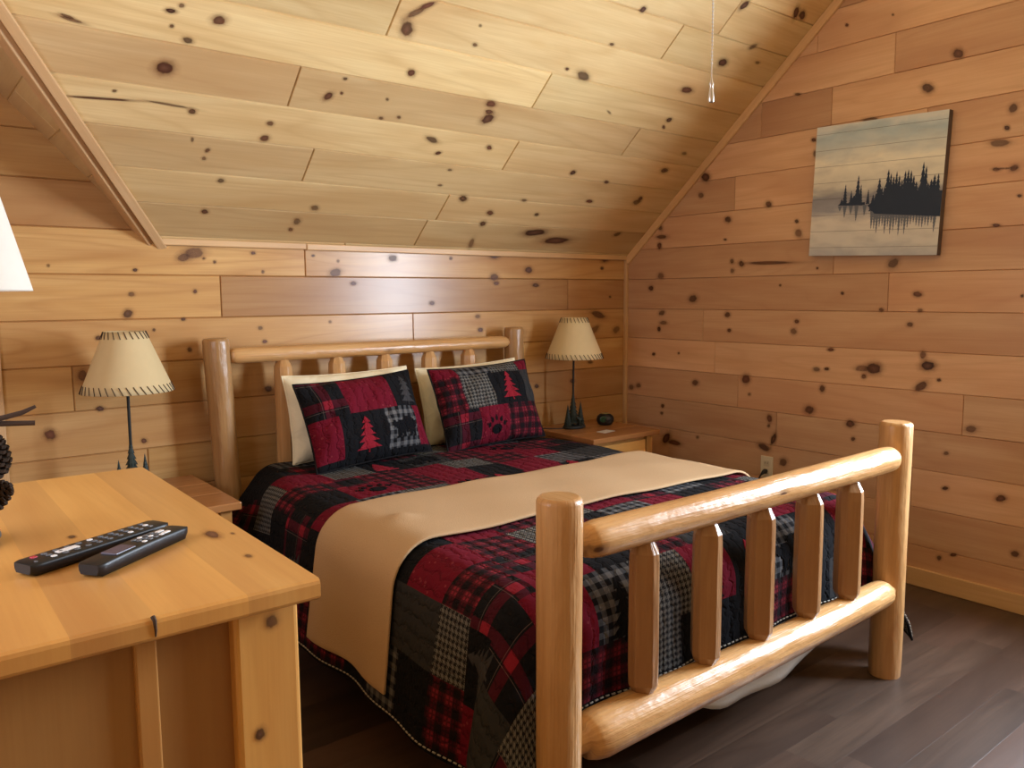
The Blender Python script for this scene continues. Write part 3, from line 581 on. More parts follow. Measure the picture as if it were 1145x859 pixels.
# rows of patches from head to foot: (t end, left offset, kinds from left hem)
QROWS=[(.13,[B_,P_,K_,C_,K_,B_,H_,K_,B_,K_,P_,C_,K_],0),
       (.27,[K_,B_,K_,B_,K_,P_,H_,P_,C_,K_,R_,H_,K_],.03),
       (.45,[K_,H_,R_,H_,K_,G_,P_,R_,P_,B_,R_,H_,R_],.10),
       (.59,[H_,K_,P_,B_,P_,R_,H_,P_,R_,K_,B_,C_,K_],.02),
       (.77,[R_,B_,K_,R_,P_,R_,K_,R_,C_,G_,K_,R_,P_],.04),
       (.91,[P_,K_,R_,C_,H_,R_,K_,R_,K_,C_,R_,H_,B_],.02),
       (1.08,[P_,K_,H_,P_,K_,B_,R_,C_,H_,P_,R_,H_,B_],-.06),
       (1.24,[K_,G_,R_,B_,C_,R_,H_,K_,P_,R_,K_,C_,P_],.02),
       (1.40,[C_,G_,K_,R_,P_,H_,R_,B_,C_,K_,R_,P_,H_],0),
       (1.57,[K_,G_,R_,P_,H_,B_,C_,R_,K_,P_,H_,R_,B_],.0),
       (1.70,[P_,H_,P_,B_,R_,C_,H_,R_,K_,C_,R_,P_,K_],.0),
       (1.80,[R_,K_,B_,R_,K_,P_,G_,K_,R_,P_,B_,R_,K_],-.02),
       (1.985,[P_,G_,B_,R_,C_,H_,R_,K_,C_,K_,R_,B_,K_],-.09),
       (HT,[B_,H_,K_,P_,H_,K_,K_,P_,K_,G_,P_,K_,H_],.03)]
qb=MB(); NS=150; sv=[-HS+2*HS*i/NS for i in range(NS+1)]
tv=[]; t0=0; trow=[]
for ri,(te,_,_o) in enumerate(QROWS):
    n=max(6,round((te-t0)/.016)); 
    for k in range(n): tv.append(t0+(te-t0)*k/n); trow.append(ri)
    t0=te
tv.append(HT)
OFFS=[r[2] for r in QROWS]
def qkind(i,j):
    ri=trow[i]; s=(sv[j]+sv[j+1])/2
    if j<1 or j>=NS-1 or i>=len(tv)-2: return HEM
    ks=QROWS[ri][1]; n=len(ks); c=int((s+HS-OFFS[ri])/(2*HS)*n); return ks[max(0,min(n-1,c))]
P=[[qsurf(s,t) for s in sv] for t in tv]
qb.grid(P,lambda i,j:(sv[j],tv[i]),mi=qkind)
# appliqued figures, as rows of runs on a small grid
TREE=[(0,.02),(.10,.02),(.101,.40),(.16,.30),(.30,.13),(.301,.34),(.36,.25),(.48,.10),(.481,.27),(.54,.19),(.66,.07),(.661,.2),(.72,.13),(.82,.04),(.821,.12),(.9,.07),(1,.005)]
BEAR=["...........XXXXXX...","..........XXXXXXXX..",".XX..XXXXXXXXXXXXXX.","XXXXXXXXXXXXXXXXXXXX","XXXXXXXXXXXXXXXXXXXX",".XXXXXXXXXXXXXXXXXXX","...XXXXXXXXXXXXXXXXX","....XXXXXXXXXXXXXXX.","....XXX.XX...XXXXXX.","....XXX.XX...XXX.XX.","....XXX.XX...XXX.XX.","...XXX.XXX..XXX.XXX."]
def fig_tree(add,cx,cy,w,h,mi,flip=1):
    for (v0,a0),(v1,a1) in zip(TREE[:-1],TREE[1:]):
        if v1-v0<.01: continue
        for q in (0,.5):
            e0=-a0+q*2*a0; e1=-a1+q*2*a1; f0=e0+a0; f1=e1+a1
            add([(cx+e0*w,cy+flip*(v0-.5)*h),(cx+f0*w,cy+flip*(v0-.5)*h),(cx+f1*w,cy+flip*(v1-.5)*h),(cx+e1*w,cy+flip*(v1-.5)*h)],mi)
def fig_bear(add,cx,cy,w,h,mi,flip=1):
    n=len(BEAR)
    for r,row in enumerate(BEAR):
        k=0
        while k<len(row):
            if row[k]=='X':
                e=k
                while e<len(row) and row[e]=='X' and e-k<5: e+=1
                y0=cy+flip*(.5-(r+1)/n)*h; y1=cy+flip*(.5-r/n)*h
                add([(cx+(k/20-.5)*w,y0),(cx+(e/20-.5)*w,y0),(cx+(e/20-.5)*w,y1),(cx+(k/20-.5)*w,y1)],mi); k=e
            else: k+=1
def fig_paw(add,cx,cy,w,h,mi,flip=1):
    def ell(x,y,a,b):
        n=12
        for i in range(n):
            t0,t1=2*PI*i/n,2*PI*(i+1)/n
            add([(x,y),(x+a*math.cos(t0),y+flip*b*math.sin(t0)),(x+a*math.cos(t1),y+flip*b*math.sin(t1))],mi)
    ell(cx,cy-flip*.17*h,.24*w,.22*h)
    for k in range(5):
        an=math.radians(158-34*k); r=.42
        ell(cx+r*w*math.cos(an),cy+flip*(r*math.sin(an)-.12)*h,.065*w,.11*h)
        ell(cx+1.3*r*w*math.cos(an),cy+flip*(1.3*r*math.sin(an)-.12)*h,.025*w,.05*h)
def adder(mb,surf,mapuv=lambda q:q,order=1):
    def add(pts,mi):
        P=[surf(*q) for q in pts]
        mb.face(P[::order],[mapuv(q) for q in pts][::order],mi=mi)
    return add
qa=adder(qb,lambda s,t: qsurf(s,t,.0025),order=-1)
X=lambda x: x-CXB
for x,y,k in ((-1.99,-.53,'tr'),(-1.80,-.53,'bk'),(-2.19,-.85,'pk'),(-1.70,-.99,'tr'),(-1.86,-1.01,'pk'),(-1.35,-.53,'pk'),(-1.33,-1.0,'tr'),(-2.0,-1.72,'bk'),(-1.3,-1.80,'tr')):
    t=YH-y
    if k=='tr': fig_tree(qa,X(x),t,.13,.14,PR,-1)
    elif k=='bk': fig_bear(qa,X(x),t,.16,.10,PK,-1)
    else: fig_paw(qa,X(x),t,.14,.13,PK,-1)
# figures on the drops
fig_tree(qa,-.92,1.775,.15,.14,PG,-1); fig_tree(qa,-1.05,1.16,.15,.14,PG,-1); fig_tree(qa,-.97,.68,.13,.13,PG,-1)
fig_tree(qa,-.45,1.915,.14,.16,PK,-1); fig_tree(qa,.10,1.915,.15,.16,PR,-1); fig_bear(qa,.28,1.92,.15,.10,PK,-1); fig_tree(qa,-.10,1.92,.12,.14,PK,-1)
# puffy hem edging
o=qb.build('patchwork_quilt',QM,solid=.007); o.modifiers['solid'].offset=1
tag(o,'red black and grey patchwork quilt with trees and bears spread over the bed','quilt')
# light stitching along the hem
mb=MB()
def dash(fn,n,mb=mb):
    for k in range(n):
        a,b=fn(k/n),fn((k+.55)/n); add_tube(mb,[a,b],.0023,5)
dash(lambda u:qsurf(-HS+.012,u*HT,.003),120); dash(lambda u:qsurf(HS-.012,u*HT,.003),60); dash(lambda u:qsurf(-HS+2*HS*u,HT-.012,.003),130)
sp=mb.build('hem_piping',[plain('pale_stitching',(.42,.38,.32),.9)],o)

# tan blanket folded across the bed
bb=MB(); TB0,TB1=YH*0+ (-1.04),-1.545
def bsurf(s,u):
    y0=-1.035-.05*max(0,-s-.7); y1=-1.52-.035*max(0,s)-.06*max(0,-s-.75)
    t=YH-(y0+(y1-y0)*u); q=qsurf(s,t,.014); 
    d=(s+.655)**2*1400+((t-1.13))**2*1400
    q.z+=.014*math.exp(-d*.5)
    return q
SB0,SB1=-(WF+ARC+.26),WF+ARC*.75; n=110
svb=[SB0+(SB1-SB0)*i/n for i in range(n+1)]
rows=[[bsurf(s,k/20) for k in range(21)] for s in svb]
bb.grid(rows,lambda i,j:(svb[i],j/20*.5)); o=bb.build('blanket',[M['blanket']])
md=o.modifiers.new('solid','SOLIDIFY'); md.thickness=.009; md.offset=0
md=o.modifiers.new('bev','BEVEL'); md.width=.003; md.segments=2; md.limit_method='ANGLE'; md.angle_limit=1.0
tag(o,'tan woven blanket folded in a wide band across the quilted bed','blanket')

# ------------------------------------------------------------------ pillows
def pillow(name,label,cat,w,h,T,loc,rot,kind,mats,figs=None,group=None,seed=0,pinch=.05):
    nx,nz=48,36; mb=MB(); rnd=random.Random(seed); ph=[rnd.uniform(0,6) for _ in range(6)]
    def surf(u,v,side,lift=0):      # u,v in -1..1
        ku=1-pinch*(1-v*v)*0-pinch*(abs(u)**1)*(1-abs(v)**2.2)*.9; kv=1-pinch*(abs(v))*(1-abs(u)**2.2)*1.2
        x=u*w/2*ku; z=v*h/2*kv
        ex=.62 if kind else .5; th=T/2*(max(0,1-abs(u)**2.6)**ex)*(max(0,1-abs(v)**2.6)**ex)
        wr=.006*math.sin(u*7+v*3+ph[0])*math.sin(v*5+ph[1])+.004*math.sin(u*13-v*8+ph[2])
        th=max(0,th+wr*min(1,th/.03))
        return Vector((x,-side*(th+lift),z+h/2))
    for side in (1,-1):
        us=[-1+2*i/nx for i in range(nx+1)]; vs=[-1+2*i/nz for i in range(nz+1)]
        us=[math.copysign(1-(1-abs(u))**1.3,u) for u in us]; vs=[math.copysign(1-(1-abs(v))**1.3,v) for v in vs]
        P=[[surf(u,v,side) for u in us] for v in vs]
        mb.grid(P[::1] if side==1 else [r[::-1] for r in P],
                (lambda i,j:(us[j]*w/2,vs[i]*h/2)) if side==1 else (lambda i,j:(-us[j]*w/2,vs[i]*h/2)),
                mi=(lambda i,j: kind((us[j]+us[j+1])/4+.5,(vs[i]+vs[i+1])/4+.5)) if side==1 and kind else (K_ if kind else 0))
    if figs:
        add=adder(mb,lambda a,b: surf(a*2-1,b*2-1,1,.0025),lambda q:((q[0]-.5)*w,(q[1]-.5)*h))
        figs(add)
    o=mb.build(name,mats,merge=True); o.location=loc; o.rotation_euler=rot
    # corded edge
    eb=MB(); pts=[]
    for k in range(160):
        a=k/160*4; s=int(a); f=a-s
        u,v=[(-1+2*f,-1),(1,-1+2*f),(1-2*f,1),(-1,1-2*f)][s]; pts.append(surf(u,v,1))
    pts.append(pts[0]); add_tube(eb,pts,.0045 if kind else .003,6,caps=False)
    eb.build('corded_edge',[M['hem'] if kind else M['creamcloth']],o)
    return tag(o,label,cat,group)
def kL(u,v):
    if v>.52:
        if u<.30: return B_
        return R_ if u<.70 else K_
    if u<.2: return R_ if v>.08 else K_
    if u<.58: return K_
    return (C_ if u<.88 else R_) if v>.07 else K_
def fL(add):
    fig_tree(add,.40,.28,.26,.40,PR); fig_bear(add,.735,.295,.25,.24,PK); fig_tree(add,.86,.74,.24,.38,PG)
def kR(u,v):
    if v>.86: return R_ if u<.2 else (C_ if u<.52 else (H_ if u<.86 else R_))
    if v>.42:
        if u<.2: return P_
        return H_ if u<.48 else (K_ if u<.84 else G_)
    if u<.30: return B_
    return R_ if u<.58 else P_
def fR(add):
    fig_tree(add,.66,.655,.26,.38,PR); fig_paw(add,.44,.19,.19,.27,PK)
pillow('bed_pillow','cream pillow leaning on the headboard behind the bear sham','pillow',.60,.372,.18,(-1.955,-.27,.612),(math.radians(-12),math.radians(-.8),0),None,[M['creamcloth']],group='cream pillows',seed=2)
pillow('bed_pillow','cream pillow leaning on the headboard behind the paw print sham','pillow',.58,.375,.18,(-1.305,-.27,.607),(math.radians(-12),math.radians(-2.2),math.radians(-2)),None,[M['creamcloth']],group='cream pillows',seed=5)
pillow('pillow_sham','patchwork sham with a red tree and a black bear on grey check','pillow',.555,.38,.19,(-1.967,-.462,.612),(math.radians(-24),math.radians(-2.5),math.radians(3)),kL,QM,fL,'patchwork shams',3)
pillow('pillow_sham','patchwork sham with a black paw print on red and houndstooth check','pillow',.555,.395,.19,(-1.325,-.455,.609),(math.radians(-22),math.radians(-2),math.radians(-2)),kR,QM,fR,'patchwork shams',4)

# ------------------------------------------------------------------ nightstands
def nightstand(x0,x1,y0,y1,z,label,face='front'):
    b=Vector(((x0+x1)/2,(y0+y1)/2,0)); e=empty('nightstand',b); tag(e,label,'nightstand',group='bedside nightstands')
    mb=MB(); n=3
    for k in range(n): add_box(mb,x0,x1,y0+(y1-y0)*k/n,y0+(y1-y0)*(k+1)/n,z-.028,z,'x',(random.random(),.5,.4))
    part('tabletop',mb,M['stand'],e,b,merge=False,bevel=.004)
    i=.03
    mb=MB(); add_box(mb,x0+i,x1-i,y0+i+.02,y1-.01,.08,z-.028,'z',(random.random(),.5,.35)); part('cabinet_body',mb,M['dresser'],e,b,bevel=.003)
    for xx in (x0+i-.005,x1-i-.04):
        for yy in (y0+i,y1-.055): 
            mb=MB(); add_box(mb,xx,xx+.045,yy,yy+.045,0,z-.028,'z'); part('leg',mb,M['dresser'],e,b,bevel=.006)
    mb=MB(); add_box(mb,x0+.08,x1-.08,y0+.032,y0+.052,z-.19,z-.05,'x',(random.random(),.6,.1)); d=part('drawer',mb,M['dresser'],e,b,bevel=.004)
    mb=MB(); add_lathe(mb,((x0+x1)/2-b.x,0,0),[(1e-4,.025),(.012,.024),(.015,.017),(.008,.008),(.007,0)],16)
    mb.v=[(q[0],y0+.032-b.y-q[2],z-.12+q[1]) for q in mb.v]; mb.build('knob',[M['stand']],d)
    mb=MB(); add_box(mb,x0+.08,x1-.08,y0+.032,y0+.052,.10,z-.21,'z',(random.random(),.55,.15)); part('door',mb,M['dresser'],e,b,bevel=.004)
    return e
nightstand(-3.06,-2.59,-.60,-.03,.575,'stained pine nightstand left of the bed, half hidden behind the dresser')
nightstand(-.775,-.275,-.525,-.03,.575,'stained pine nightstand right of the bed in the room corner')

# ------------------------------------------------------------------ bedside lamps
def lamp_tree(mb,x,y,z,h,r):
    n=24; tiers=8
    add_tube(mb,[(x,y,z-.005),(x,y,z+h*.9)],[r*.14,r*.05],6)
    for k in range(tiers):
        f=k/(tiers-1); zz=z+h*(.10+.76*f); rr=r*(1-.80*f); hh=h*.165
        ring=[]
        for j in range(n):
            a=2*PI*j/n+k; q=rr*(1 if j%2 else .80); ring.append((x+q*math.cos(a),y+q*math.sin(a),zz-(.012 if j%2 else .002)))
        ap=(x,y,zz+hh)
        for j in range(n): mb.face([ring[j],ring[(j+1)%n],ap]); mb.face([ring[(j+1)%n],ring[j],(x,y,zz+.004)])
def bedside_lamp(x,y,z,label):
    b=Vector((x,y,z)); e=empty('table_lamp',b); tag(e,label,'lamp',group='tree base bedside lamps')
    mb=MB(); add_lathe(mb,(0,0,0),[(1e-4,0),(.07,0),(.073,.004),(.072,.012),(.066,.016),(1e-4,.018)],28,sy=.68); mb.build('lamp_base',[M['iron']],e)
    for tx,ty,h,r in ((0.0,.008,.195,.040),(-.046,.0,.118,.025),(.044,-.004,.132,.026)):
        mb=MB(); lamp_tree(mb,tx,ty,.015,h,r); mb.build('pine_tree_figure',[M['iron_green']],e)
    # small standing animal between the trees
    mb=MB(); add_tube(mb,[(.004,-.032,.045),(.014,-.032,.05),(.026,-.032,.05),(.034,-.032,.046)],[.006,.011,.011,.007],8)
    for lx in (.010,.014,.028,.032): add_tube(mb,[(lx,-.032+.003*((lx*1000)%2-.5),.046),(lx,-.032,.014)],[.004,.003],6)
    add_tube(mb,[(.006,-.032,.05),(-.003,-.032,.062),(-.010,-.032,.060)],[.006,.006,.003],6); mb.build('animal_figure',[M['iron_green']],e)
    mb=MB(); add_tube(mb,[(0,.008,.15),(0,.006,.30),(0,.004,.40)],.0055,10); mb.build('pole',[M['iron']],e)
    zb,zt=.385,.605; rb,rt=.158,.070
    mb=MB(); N=48; rows=[]
    for k in range(9):
        f=k/8; r=rb+(rt-rb)*f; rows.append([(r*math.cos(2*PI*j/N),r*math.sin(2*PI*j/N),zb+(zt-zb)*f) for j in range(N)])
    mb.grid(rows,lambda i,j:(j*.02,i*.03),closed=True); sh=mb.build('lamp_shade',[M['parchment']],e,solid=.0015)
    for zz,ln,cnt,f0 in ((zb,.028,40,0),(zt,-.026,24,1)):
        mb=MB()
        for k in range(cnt):
            a=2*PI*k/cnt; r0=(rb if f0==0 else rt)+.0012
            pts=[]
            for q in (0,.5,1):
                zq=zz+ln*q; rq=rb+(rt-rb)*(zq-zb)/(zt-zb)+.0014; aq=a+(.10*q if f0==0 else -.12*q)*-1
                pts.append((rq*math.cos(aq),rq*math.sin(aq),zq))
            add_tube(mb,pts,.0016,5)
        mb.build('lacing',[M['stitch']],sh)
    mb=MB()
    for a in (0,2*PI/3,4*PI/3): add_tube(mb,[(0,.004,.56),(rt*math.cos(a),rt*math.sin(a),.60)],.0015,5)
    add_tube(mb,[(0,.004,.40),(0,.004,.57)],.004,6); add_lathe(mb,(0,.004,.42),[(1e-4,.09),(.02,.08),(.03,.055),(.025,.025),(.013,0),(1e-4,-.01)],16)
    mb.build('bulb_holder',[M['cream']],e)
    return e
bedside_lamp(-2.860,-.225,.575,'tree base lamp with tan laced shade left of the headboard')
lr=bedside_lamp(-.60,-.19,.575,'tree base lamp with tan laced shade on the corner nightstand')
# lamp cord running off to the left of the right lamp
mb=MB(); add_tube(mb,[(-.665,-.19,.580),(-.70,-.17,.579),(-.74,-.13,.579),(-.78,-.09,.579),(-.815,-.06,.57),(-.82,-.04,.50)],.0028,6); o=mb.build('lamp_cord',[M['rubber']]); tag(o,'thin dark cord trailing left from the base of the corner lamp','cord')
mb=MB(); add_tube(mb,[(-.37,-.20,.581),(-.35,-.14,.5785),(-.31,-.10,.5785),(-.265,-.10,.575),(-.25,-.09,.5)],.0025,6); o=mb.build('clock_cord',[M['rubber']]); tag(o,'thin dark cord running right from the round alarm clock','cord')

# clock: dark ball with a slanting green-lit face
cx,cy=-.395,-.225
e=empty('alarm_clock',(cx,cy,.575)); e.rotation_euler=(0,0,math.radians(-42)); tag(e,'small round black alarm clock on the corner nightstand','clock')
mb=MB(); add_lathe(mb,(0,0,0),[(1e-4,0),(.028,0),(.036,.006),(.043,.02),(.045,.034),(.040,.050),(.028,.062),(1e-4,.067)],28,sx=1.1,sy=.85); mb.build('clock_body',[M['black']],e)
N=NT('clock_face'); N.fin((.008,.014,.010),.12); N.b.inputs['Emission Color'].default_value=(.1,.7,.2,1); N.b.inputs['Emission Strength'].default_value=.012
mb=MB(); add_lathe(mb,(0,0,0),[(1e-4,.0),(.016,0),(.019,-.003)],20); mb.v=[(q[0]-.012,-.0375-q[2]*.3,.036+q[1]*.9) for q in mb.v]; mb.build('clock_face',[N.m],e)
mb=MB(); add_lathe(mb,(0,0,.064),[(.022,0),(.020,.004),(1e-4,.005)],18,sx=1.1,sy=.7); mb.build('snooze_button',[plain('dim_gold',(.35,.28,.12),.3,.5,.5)],e)
mb=MB(); add_box(mb,-.045,.045,-.028,.028,0,.0016); o=mb.build('card',[plain('pale_card',(.66,.62,.55),.3)]); o.location=(-.555,-.39,.5752); o.rotation_euler=(0,0,math.radians(8)); tag(o,'small pale card lying flat near the corner nightstand edge','card')

# ------------------------------------------------------------------ dresser
b=Vector((-3.34,-1.75,0)); e=empty('dresser',b); tag(e,'honey pine dresser with thick plank top in the near left corner','dresser')
x0,x1,y0,y1,zt=-3.64,-3.058,-2.275,-1.215,.87
mb=MB(); xs=[x0,-3.53,-3.40,-3.295,-3.17,x1]; tn=[(.11,.46,.2),(.35,.53,.12),(.58,.42,.28),(.83,.54,.08),(.27,.44,.26)]
rr=.007
for a,c,t in zip(xs[:-1],xs[1:],tn):
    pr=[(y0+rr,zt-.034),(y0+.002,zt-.031),(y0,zt-.027),(y0,zt-.008),(y0+.002,zt-.003),(y0+rr,zt),(y1-rr,zt),(y1,zt-rr),(y1,zt-.034)]
    rows=[]
    for q in pr:
        aa,cc=(a,c)
        rows.append([(aa,q[0],q[1]),(cc,q[0],q[1])])
    mb.grid(rows,lambda i,j:(pr[i][0]+pr[i][1],(aa,cc)[j%2]),t,smooth=False)
    mb.face([(a,y0+rr,zt-.034),(c,y0+rr,zt-.034),(c,y1,zt-.034),(a,y1,zt-.034)][::-1],[(y0,a),(y0,c),(y1,c),(y1,a)],t)
for xx in (x0,x1):
    poly=[(xx,q[0],q[1]) for q in pr]
    mb.face(poly if xx>-3.2 else poly[::-1],[(q[1],q[2]) for q in poly],tn[-1])
add_knots(mb,(0,0,zt),(1,0,0),(0,1,0),(0,0,1),[(-3.112,-1.937,.012,.0,.0,.030),(-3.081,-1.954,.004,.0,.0,.008),(-3.105,-2.099,.006,.0,.0,.012),(-3.315,-1.789,.007,0,0,.012)],1,1.7)
mb.f=mb.f
top=part('tabletop',mb,[M['dresser'],M['knot']],e,b)
mb=MB(); add_tube(mb,[(-3.299,y0+.006,zt+.0002),(-3.298,y0+.0005,zt-.004),(-3.2975,y0-.0003,zt-.018),(-3.298,y0-.0003,zt-.026)],[.0035,.0028,.0018,.001],6); part('knot_hole',mb,M['stitch'],e,b)
def plank(name,a,tint,axis='z',kn=None,bv=.003):
    mb=MB(); add_box(mb,*a,axis,tint)
    if kn: add_knots(mb,(0,a[2],0),(1,0,0),(0,0,1),(0,-1,0),kn,1,1.8)
    return part(name,mb,[M['dresser'],M['knot']],e,b,bevel=bv)
yl=-2.235
plank('leg',(-3.180,-3.078,yl,yl+.04,0,zt-.034),(.42,.55,.05),kn=[(-3.147,.632,.009,0,0,.011),(-3.122,.806,.011,0,0,.012)],bv=.008)
plank('leg',(-3.62,-3.52,yl,yl+.04,0,zt-.034),(.72,.5,.15),bv=.008)
plank('leg',(-3.180,-3.078,y1-.06,y1-.02,0,zt-.034),(.22,.5,.15),bv=.008)
plank('leg',(-3.62,-3.52,y1-.06,y1-.02,0,zt-.034),(.62,.5,.15),bv=.008)
plank('stile',(-3.315,-3.285,yl+.012,yl+.03,.06,zt-.034),(.9,.36,.3))
plank('end_panel',(-3.525,-3.175,yl+.022,yl+.036,.06,zt-.034),(.15,.10,.6))  # dark reddish tint: the panel's shadow is put into its colour
plank('side_panel',(-3.10,-3.085,yl+.04,y1-.05,.06,zt-.034),(.3,.45,.25),'y')
plank('side_panel',(-3.615,-3.60,yl+.04,y1-.05,.06,zt-.034),(.5,.45,.25),'y')
plank('back_panel',(-3.53,-3.17,y1-.045,y1-.03,.06,zt-.034),(.6,.45,.25),'x')

# remotes
def rounded_slab(mb,L,W,H,taper=1,belly=0,r=.008,n=28):
    """long remote body along +x, slightly narrower underneath"""
    rows=[]
    for i in range(n+1):
        u=i/n; x=(u-.5)*L; e=min(u,1-u)*L; c=1 if e>r else math.sqrt(max(0,1-(1-e/r)**2))
        w=W/2*(1+(taper-1)*u)*(.80+.20*c); h=H*(1+belly*math.sin(PI*u)); hb=h*(1-c)*.18
        pr=[(-w*.80,hb),(w*.80,hb),(w*.97,h*.45),(w,h*.78),(w*.96,h*.95),(w*.88,h-hb*.3),(-w*.88,h-hb*.3),(-w*.96,h*.95),(-w,h*.78),(-w*.97,h*.45)]
        rows.append([(x,a,z) for a,z in pr])
    mb.grid(rows,lambda i,j:(i*.01,j*.01),smooth=True,closed=True); mb.face(rows[0][::-1]); mb.face(rows[-1])
wht=plain('pale_key',(.75,.73,.72),.4); redk=plain('red_key',(.45,.03,.05),.4); gk=plain('grey_key',(.10,.10,.11),.45)
def remote(name,label,loc,rz,L,W,H,keys,taper,belly,pitch=0):
    e=empty(name,loc,(0,pitch,rz)); tag(e,label,'remote control',group='remotes on the dresser')
    mb=MB(); rounded_slab(mb,L,W,H,taper,belly); mb.build('remote_body',[M['black']],e)
    for k,(u,v,a,c,mt) in enumerate(keys):
        mb=MB(); x,y=(u-.5)*L,(v-.5)*W
        h=H*(1+belly*math.sin(PI*u)); w=(1+(taper-1)*u)
        add_box(mb,x-a/2,x+a/2,y*w-c/2,y*w+c/2,h-.002,h+.0018); mb.build('button',[mt],e,bevel=.0012)
ks=[(.1,.72,.009,.009,redk),(.055,.25,.004,.006,gk)]
for r in range(10):
    for c in range(3):
        if r in (2,3) and c==1: continue
        ks.append((.17+r*.078,.25+.25*c,.008,.007,gk if (r*3+c)%7 else wht))
ks+=[(.31,.5,.028,.014,wht),(.24,.5,.010,.012,wht)]
# long remote: near end at lower left of the picture
e1=Vector((-3.414,-1.972)); e2=Vector((-3.180,-1.858)); 
L1=(e2-e1).length; a1=math.atan2(e2.y-e1.y,e2.x-e1.x)
remote('remote_control','long black remote with many small buttons behind the shorter one',((e1.x+e2.x)/2,(e1.y+e2.y)/2,.8712),a1,L1,.050,.020,ks,1,.0)
ks2=[(.30,.5,.045,.030,plain('dull_blue_pad',(.07,.06,.10),.3)),(.78,.3,.016,.008,wht),(.78,.62,.016,.008,wht)]
for r in range(4):
    for c in range(3): ks2.append((.52+r*.065,.25+.25*c,.008,.006,gk if (r+c)%3 else wht))
e1=Vector((-3.335,-2.045)); e2=Vector((-3.162,-1.915)); L2=(e2-e1).length; a2=math.atan2(e2.y-e1.y,e2.x-e1.x)
remote('remote_control','shorter rounded black remote nearest the dresser front edge',((e1.x+e2.x)/2,(e1.y+e2.y)/2,.8712),a2,L2,.046,.021,ks2,.9,.12)

# dresser lamp with pine cones at its base
b=Vector((-3.502,-1.715,.8712)); e=empty('table_lamp',b); tag(e,'white shaded lamp with pine cones at its base standing on the dresser','lamp')
mb=MB(); add_lathe(mb,(0,0,0),[(1e-4,.0),(.082,0),(.087,.008),(.085,.018),(.07,.026),(.02,.034),(1e-4,.036)],32); mb.build('lamp_base',[plain('grey_metal',(.10,.10,.105),.5,.5,.4)],e)
mb=MB(); add_tube(mb,[(0,0,.03),(.004,.002,.2),(0,0,.45),(0,0,.62)],.009,10); mb.build('pole',[M['iron']],e)
def cone_mesh(mb,c,ax,L,R):
    x,y,d=frame_from(ax); c=Vector(c); n=90
    for k in range(n):
        f=(k+.5)/n; an=k*2.39996; s=(f-.5)*L; r=R*(math.sin(PI*(.06+.90*f))**.7)*(1.0-.25*f)
        o=x*math.cos(an)+y*math.sin(an); tn=d.cross(o)
        w=R*.24*(1-.3*f); p0=c+d*s+o*r*.35; tip=c+d*(s+L*.07)+o*r
        up=d*(R*.10)
        A=[p0-tn*w*.5,p0+tn*w*.5,tip+tn*w,tip+o*w*.35,tip-tn*w]
        mb.face([q+up for q in A],smooth=False); mb.face([q-up*.6 for q in A][::-1])
        for i in range(5):
            j=(i+1)%5; mb.face([A[i]-up*.6,A[j]-up*.6,A[j]+up,A[i]+up])
    add_tube(mb,[c-d*L*.5,c,c+d*L*.45],[R*.3,R*.5,R*.12],8)
N=NT('pine_cone'); co=N.n('ShaderNodeTexCoord').outputs['Object']; conem=N.fin(N.mix(N.noise(co,160,2),(.05,.028,.016),(.012,.008,.006)),.8,.2)
for c,ax,L,R in (((.072,-.02,.145),(.3,-.2,1),.085,.040),((.066,-.045,.088),(.9,-.4,.35),.07,.034),((.03,-.06,.12),(-.2,-.6,.8),.08,.038)):
    mb=MB(); cone_mesh(mb,c,ax,L,R); mb.build('pine_cone',[conem],e)
mb=MB()
for pts in ([(0,0,.19),(.07,-.01,.212),(.13,-.02,.226),(.152,-.022,.236)],[(0,0,.20),(.08,-.005,.209),(.150,-.015,.205)],[(0,0,.17),(-.08,-.03,.21),(-.13,-.05,.24)]):
    add_tube(mb,pts,[.006,.0055,.0045,.003][:len(pts)],7)
add_tube(mb,[(.015,-.01,.03),(.03,-.02,.10),(.0,0,.19)],.005,7)
mb.build('twigs',[plain('twig',(.045,.022,.012),.8)],e)
mb=MB(); rows=[[(r*math.cos(2*PI*j/56),r*math.sin(2*PI*j/56),z) for j in range(56)] for r,z in ((.163,.443),(.162,.447),(.100,.70),(.099,.703))]
mb.grid(rows,lambda i,j:(j*.02,i*.1),closed=True); mb.build('lamp_shade',[M['whiteshade']],e,solid=.002)
mb=MB()
for a in (0,2*PI/3,4*PI/3): add_tube(mb,[(0,0,.62),(.099*math.cos(a),.099*math.sin(a),.698)],.0015,5)
mb.build('shade_holder',[M['steel']],e)

